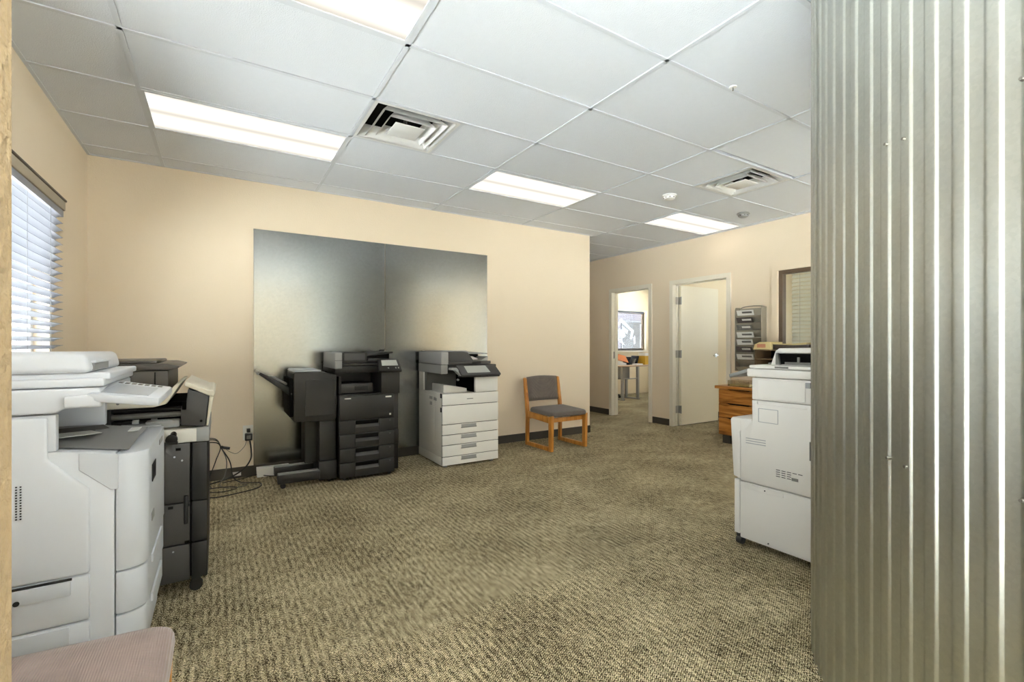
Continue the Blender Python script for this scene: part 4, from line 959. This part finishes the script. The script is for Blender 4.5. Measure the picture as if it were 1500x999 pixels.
# ---------------------------------------------------------------- outlet, cords, floor box
t = thing('wall_outlet', 'white wall outlet plate at the edge of the metal sheet', 'outlet', (0.215, YF, 0.41))
B(0.180, 0.2635, YF-0.0055, YF-0.0005, 0.340, 0.475, r=0.002, seg=1).build('plate', 'outlet_white', t)
for z in (0.375, 0.435): B(0.205, 0.240, YF-0.0075, YF-0.005, z-0.016, z+0.016, r=0.001, seg=1).build('socket', 'cream_plastic', t)
t = thing('power_adapter', 'black power adapter plugged into the wall outlet', 'adapter', (0.225, YF-0.03, 0.375))
B(0.195, 0.255, YF-0.055, YF-0.008, 0.340, 0.405, r=0.006).build('brick', 'black_plastic', t)
B(0.208, 0.242, YF-0.0565, YF-0.054, 0.355, 0.390).build('label', 'paper_grey', t)
t = thing('power_plug', 'small black plug in the upper socket of the wall outlet', 'plug', (0.225, YF-0.03, 0.43))
B(0.210, 0.240, YF-0.036, YF-0.008, 0.413, 0.447, r=0.005).build('plug_body', 'black_plastic', t)
def cable(pts, r, label, m='cable'):
    tag(MB().tube(smooth_path(pts, 10), r).build('cable', m), label, 'cable', 'cables by the wall outlet')
yy = YF-0.05
cable([(0.235, yy, 0.338), (0.245, yy, 0.25), (0.24, yy-0.01, 0.17), (0.18, yy-0.03, 0.09), (0.06, yy-0.07, 0.035), (-0.10, yy-0.12, 0.012), (-0.25, yy-0.2, 0.008)], 0.0065, 'thick black power cord hanging from the wall outlet to the floor')
cable([(0.205, yy+0.005, 0.337), (0.19, yy, 0.29), (0.13, yy, 0.235), (0.07, yy, 0.26), (0.035, yy, 0.300)], 0.0022, 'thin cord looping from the wall outlet to the cable knot', 'cable_grey')
cable([(-0.12, yy-0.02, 0.385), (-0.03, yy-0.03, 0.375), (0.005, yy-0.04, 0.31), (-0.03, yy-0.06, 0.20), (-0.08, yy-0.12, 0.05), (-0.06, yy-0.22, 0.006)], 0.004, 'cable dropping furthest left below the cable knot', 'cable')
cable([(-0.12, yy-0.045, 0.40), (-0.03, yy-0.055, 0.39), (0.012, yy-0.065, 0.31), (0.05, yy-0.08, 0.20), (0.04, yy-0.10, 0.08), (0.0, yy-0.16, 0.007), (0.08, yy-0.30, 0.007), (0.20, yy-0.27, 0.007), (0.15, yy-0.20, 0.007)], 0.0042, 'grey cable dropping from the knot into a small floor coil', 'cable_grey')
cable([(-0.12, yy-0.07, 0.37), (-0.02, yy-0.08, 0.36), (0.018, yy-0.09, 0.30), (0.075, yy-0.11, 0.19), (0.10, yy-0.14, 0.06), (0.16, yy-0.20, 0.018), (0.30, yy-0.26, 0.006), (0.26, yy-0.42, 0.006), (0.0, yy-0.52, 0.006), (-0.12, yy-0.46, 0.006)], 0.0045, 'black cable with the widest loop on the carpet', 'cable')
cable([(-0.12, yy-0.36, 0.0165), (0.02, yy-0.42, 0.0165), (0.12, yy-0.37, 0.0165), (0.08, yy-0.29, 0.0165), (-0.08, yy-0.27, 0.0165)], 0.004, 'black cable coil lying on top of the floor loops', 'cable')
cable([(0.02, yy-0.11, 0.012), (0.16, yy-0.06, 0.012), (0.28, yy-0.01, 0.02), (0.40, yy-0.08, 0.01), (0.54, yy-0.13, 0.008)], 0.004, 'cable running along the baseboard past the white floor box', 'cable')
tag(MB().tube([(0.012, yy-0.04, 0.315), (0.03, yy-0.055, 0.308), (0.075, yy-0.05, 0.296)], 0.012, 8).build('cable_tie', 'cable'), 'dark tie gathering the cables below the copier', 'cable tie')
t = thing('floor_box', 'long cream cardboard box on the carpet against the baseboard', 'box', (0.40, 4.93, 0))
B(0.29, 0.56, 4.885, 4.968, 0.001, 0.078, r=0.002, seg=1).build('box', 'outlet_white', t)
B(0.2885, 0.5615, 4.8835, 4.9695, 0.052, 0.080).build('lid', 'outlet_white', t)
tag(B(0.095, 0.165, 4.955, 4.972, 0.024, 0.058).build('cable_tag', 'label_white'), 'small white tag on the cable at the baseboard', 'tag')
# ---------------------------------------------------------------- office beyond the open doorway
t = thing('office_table', 'office table with grey legs seen through the open doorway', 'table', (7.8, 7.7, 0))
B(7.15, 8.62, 7.36, 7.84, 0.735, 0.765, r=0.006).build('tabletop', 'table_lam', t)
for x in (7.47, 7.94):
    B(x-0.025, x+0.025, 7.40, 7.45, 0.03, 0.7345).build('leg', 'table_metal', t)
    B(x-0.025, x+0.025, 7.75, 7.80, 0.03, 0.7345).build('leg', 'table_metal', t)
    B(x-0.03, x+0.03, 7.38, 7.82, 0.0, 0.0295, r=0.006).build('foot', 'table_metal', t)
B(7.496, 7.914, 7.64, 7.655, 0.46, 0.7345).build('modesty_panel', 'table_metal', t)
MB().cyl((7.496, 7.425, 0.47), (7.914, 7.425, 0.47), 0.012, 10).build('stretcher', 'table_metal', t)
def task_chair(x, y, rz, label):
    c = thing('task_chair', label, 'chair', (x, y, 0), rz, group='office task chairs', local=True)
    for k in range(5):
        a = 2*PI*k/5; MB().hexa([(0.03*math.cos(a+1.2), 0.03*math.sin(a+1.2), 0.07), (0.03*math.cos(a-1.2), 0.03*math.sin(a-1.2), 0.07), (0.28*math.cos(a-0.06), 0.28*math.sin(a-0.06), 0.055), (0.28*math.cos(a+0.06), 0.28*math.sin(a+0.06), 0.055), (0.03*math.cos(a+1.2), 0.03*math.sin(a+1.2), 0.11), (0.03*math.cos(a-1.2), 0.03*math.sin(a-1.2), 0.11), (0.28*math.cos(a-0.06), 0.28*math.sin(a-0.06), 0.075), (0.28*math.cos(a+0.06), 0.28*math.sin(a+0.06), 0.075)]).build('base_arm', 'black_plastic', c)
        MB().cyl((0.28*math.cos(a), 0.28*math.sin(a)-0.012, 0.027), (0.28*math.cos(a), 0.28*math.sin(a)+0.012, 0.027), 0.027, 12).build('caster', 'rubber', c)
    MB().cyl((0, 0, 0.08), (0, 0, 0.42), 0.028, 12).build('gas_column', 'steel', c)
    B(-0.24, 0.24, -0.23, 0.23, 0.42, 0.50, r=0.03, seg=3).build('seat', 'chair_dark', c)
    B(-0.22, 0.22, 0.20, 0.26, 0.58, 0.98, r=0.025, seg=3).build('backrest', 'chair_dark', c)
    B(-0.03, 0.03, 0.235, 0.265, 0.44, 0.60).build('back_bracket', 'black_plastic', c)
task_chair(8.50, 7.02, 2.6, 'dark task chair at the right end of the office table')
task_chair(7.72, 8.115, 0.0, 'dark task chair behind the office table, under the window')
tt = 0.7655
t = thing('folder', 'orange folder propped on the office table', 'folder', (7.45, 7.66, tt), group='clutter on the office table')
MB().slab((7.42, 7.56, tt+0.13), (7.80, 7.56, tt+0.05), (7.80, 7.66, tt+0.20), (7.42, 7.66, tt+0.28), 0.008).build('cover', 'orange', t)
MB().prism([(7.44, tt), (7.74, tt), (7.74, tt+0.04), (7.44, tt+0.11)], 'y', 7.57, 7.72).build('pages', 'paper', t)
t = thing('yellow_bin', 'yellow storage bin on the office table', 'bin', (8.27, 7.62, tt))
mb = MB().box(8.26, 8.56, 7.50, 7.51, tt+0.003, tt+0.20).box(8.26, 8.56, 7.74, 7.75, tt+0.003, tt+0.20).box(8.26, 8.27, 7.51, 7.74, tt+0.003, tt+0.20).box(8.55, 8.56, 7.51, 7.74, tt+0.003, tt+0.20).box(8.26, 8.56, 7.50, 7.75, tt, tt+0.003); mb.build('bin', 'yellow', t)
tag(B(8.29, 8.53, 7.53, 7.72, tt+0.004, tt+0.26).build('paper_stack', 'paper'), 'white papers standing in the yellow bin', 'paper')
for k, (x, y, a, h_, m, lb) in enumerate(((7.86, 7.60, 0.35, 0.19, 'black_plastic', 'black binder leaning on the office table nearest the orange folder'), (7.97, 7.58, 0.45, 0.15, 'paper_grey', 'grey binder leaning in the middle of the office table'), (8.09, 7.60, 0.3, 0.21, 'black_plastic', 'black binder leaning beside the yellow bin'))):
    q = [(x-0.02, tt), (x+0.03, tt), (x+0.03+h_*math.sin(a), tt+h_*math.cos(a)), (x-0.02+h_*math.sin(a), tt+h_*math.cos(a))]
    tag(MB().prism(q, 'y', y, y+0.20, r=0.003).build('binder', m), lb, 'binder', 'binders on the office table')
tag(B(7.88, 8.08, 7.40, 7.53, tt, tt+0.03).build('paper_stack', 'paper'), 'white paper stack at the front of the office table', 'paper', 'clutter on the office table')
for (px, z) in SCREWS: screw(px, z)
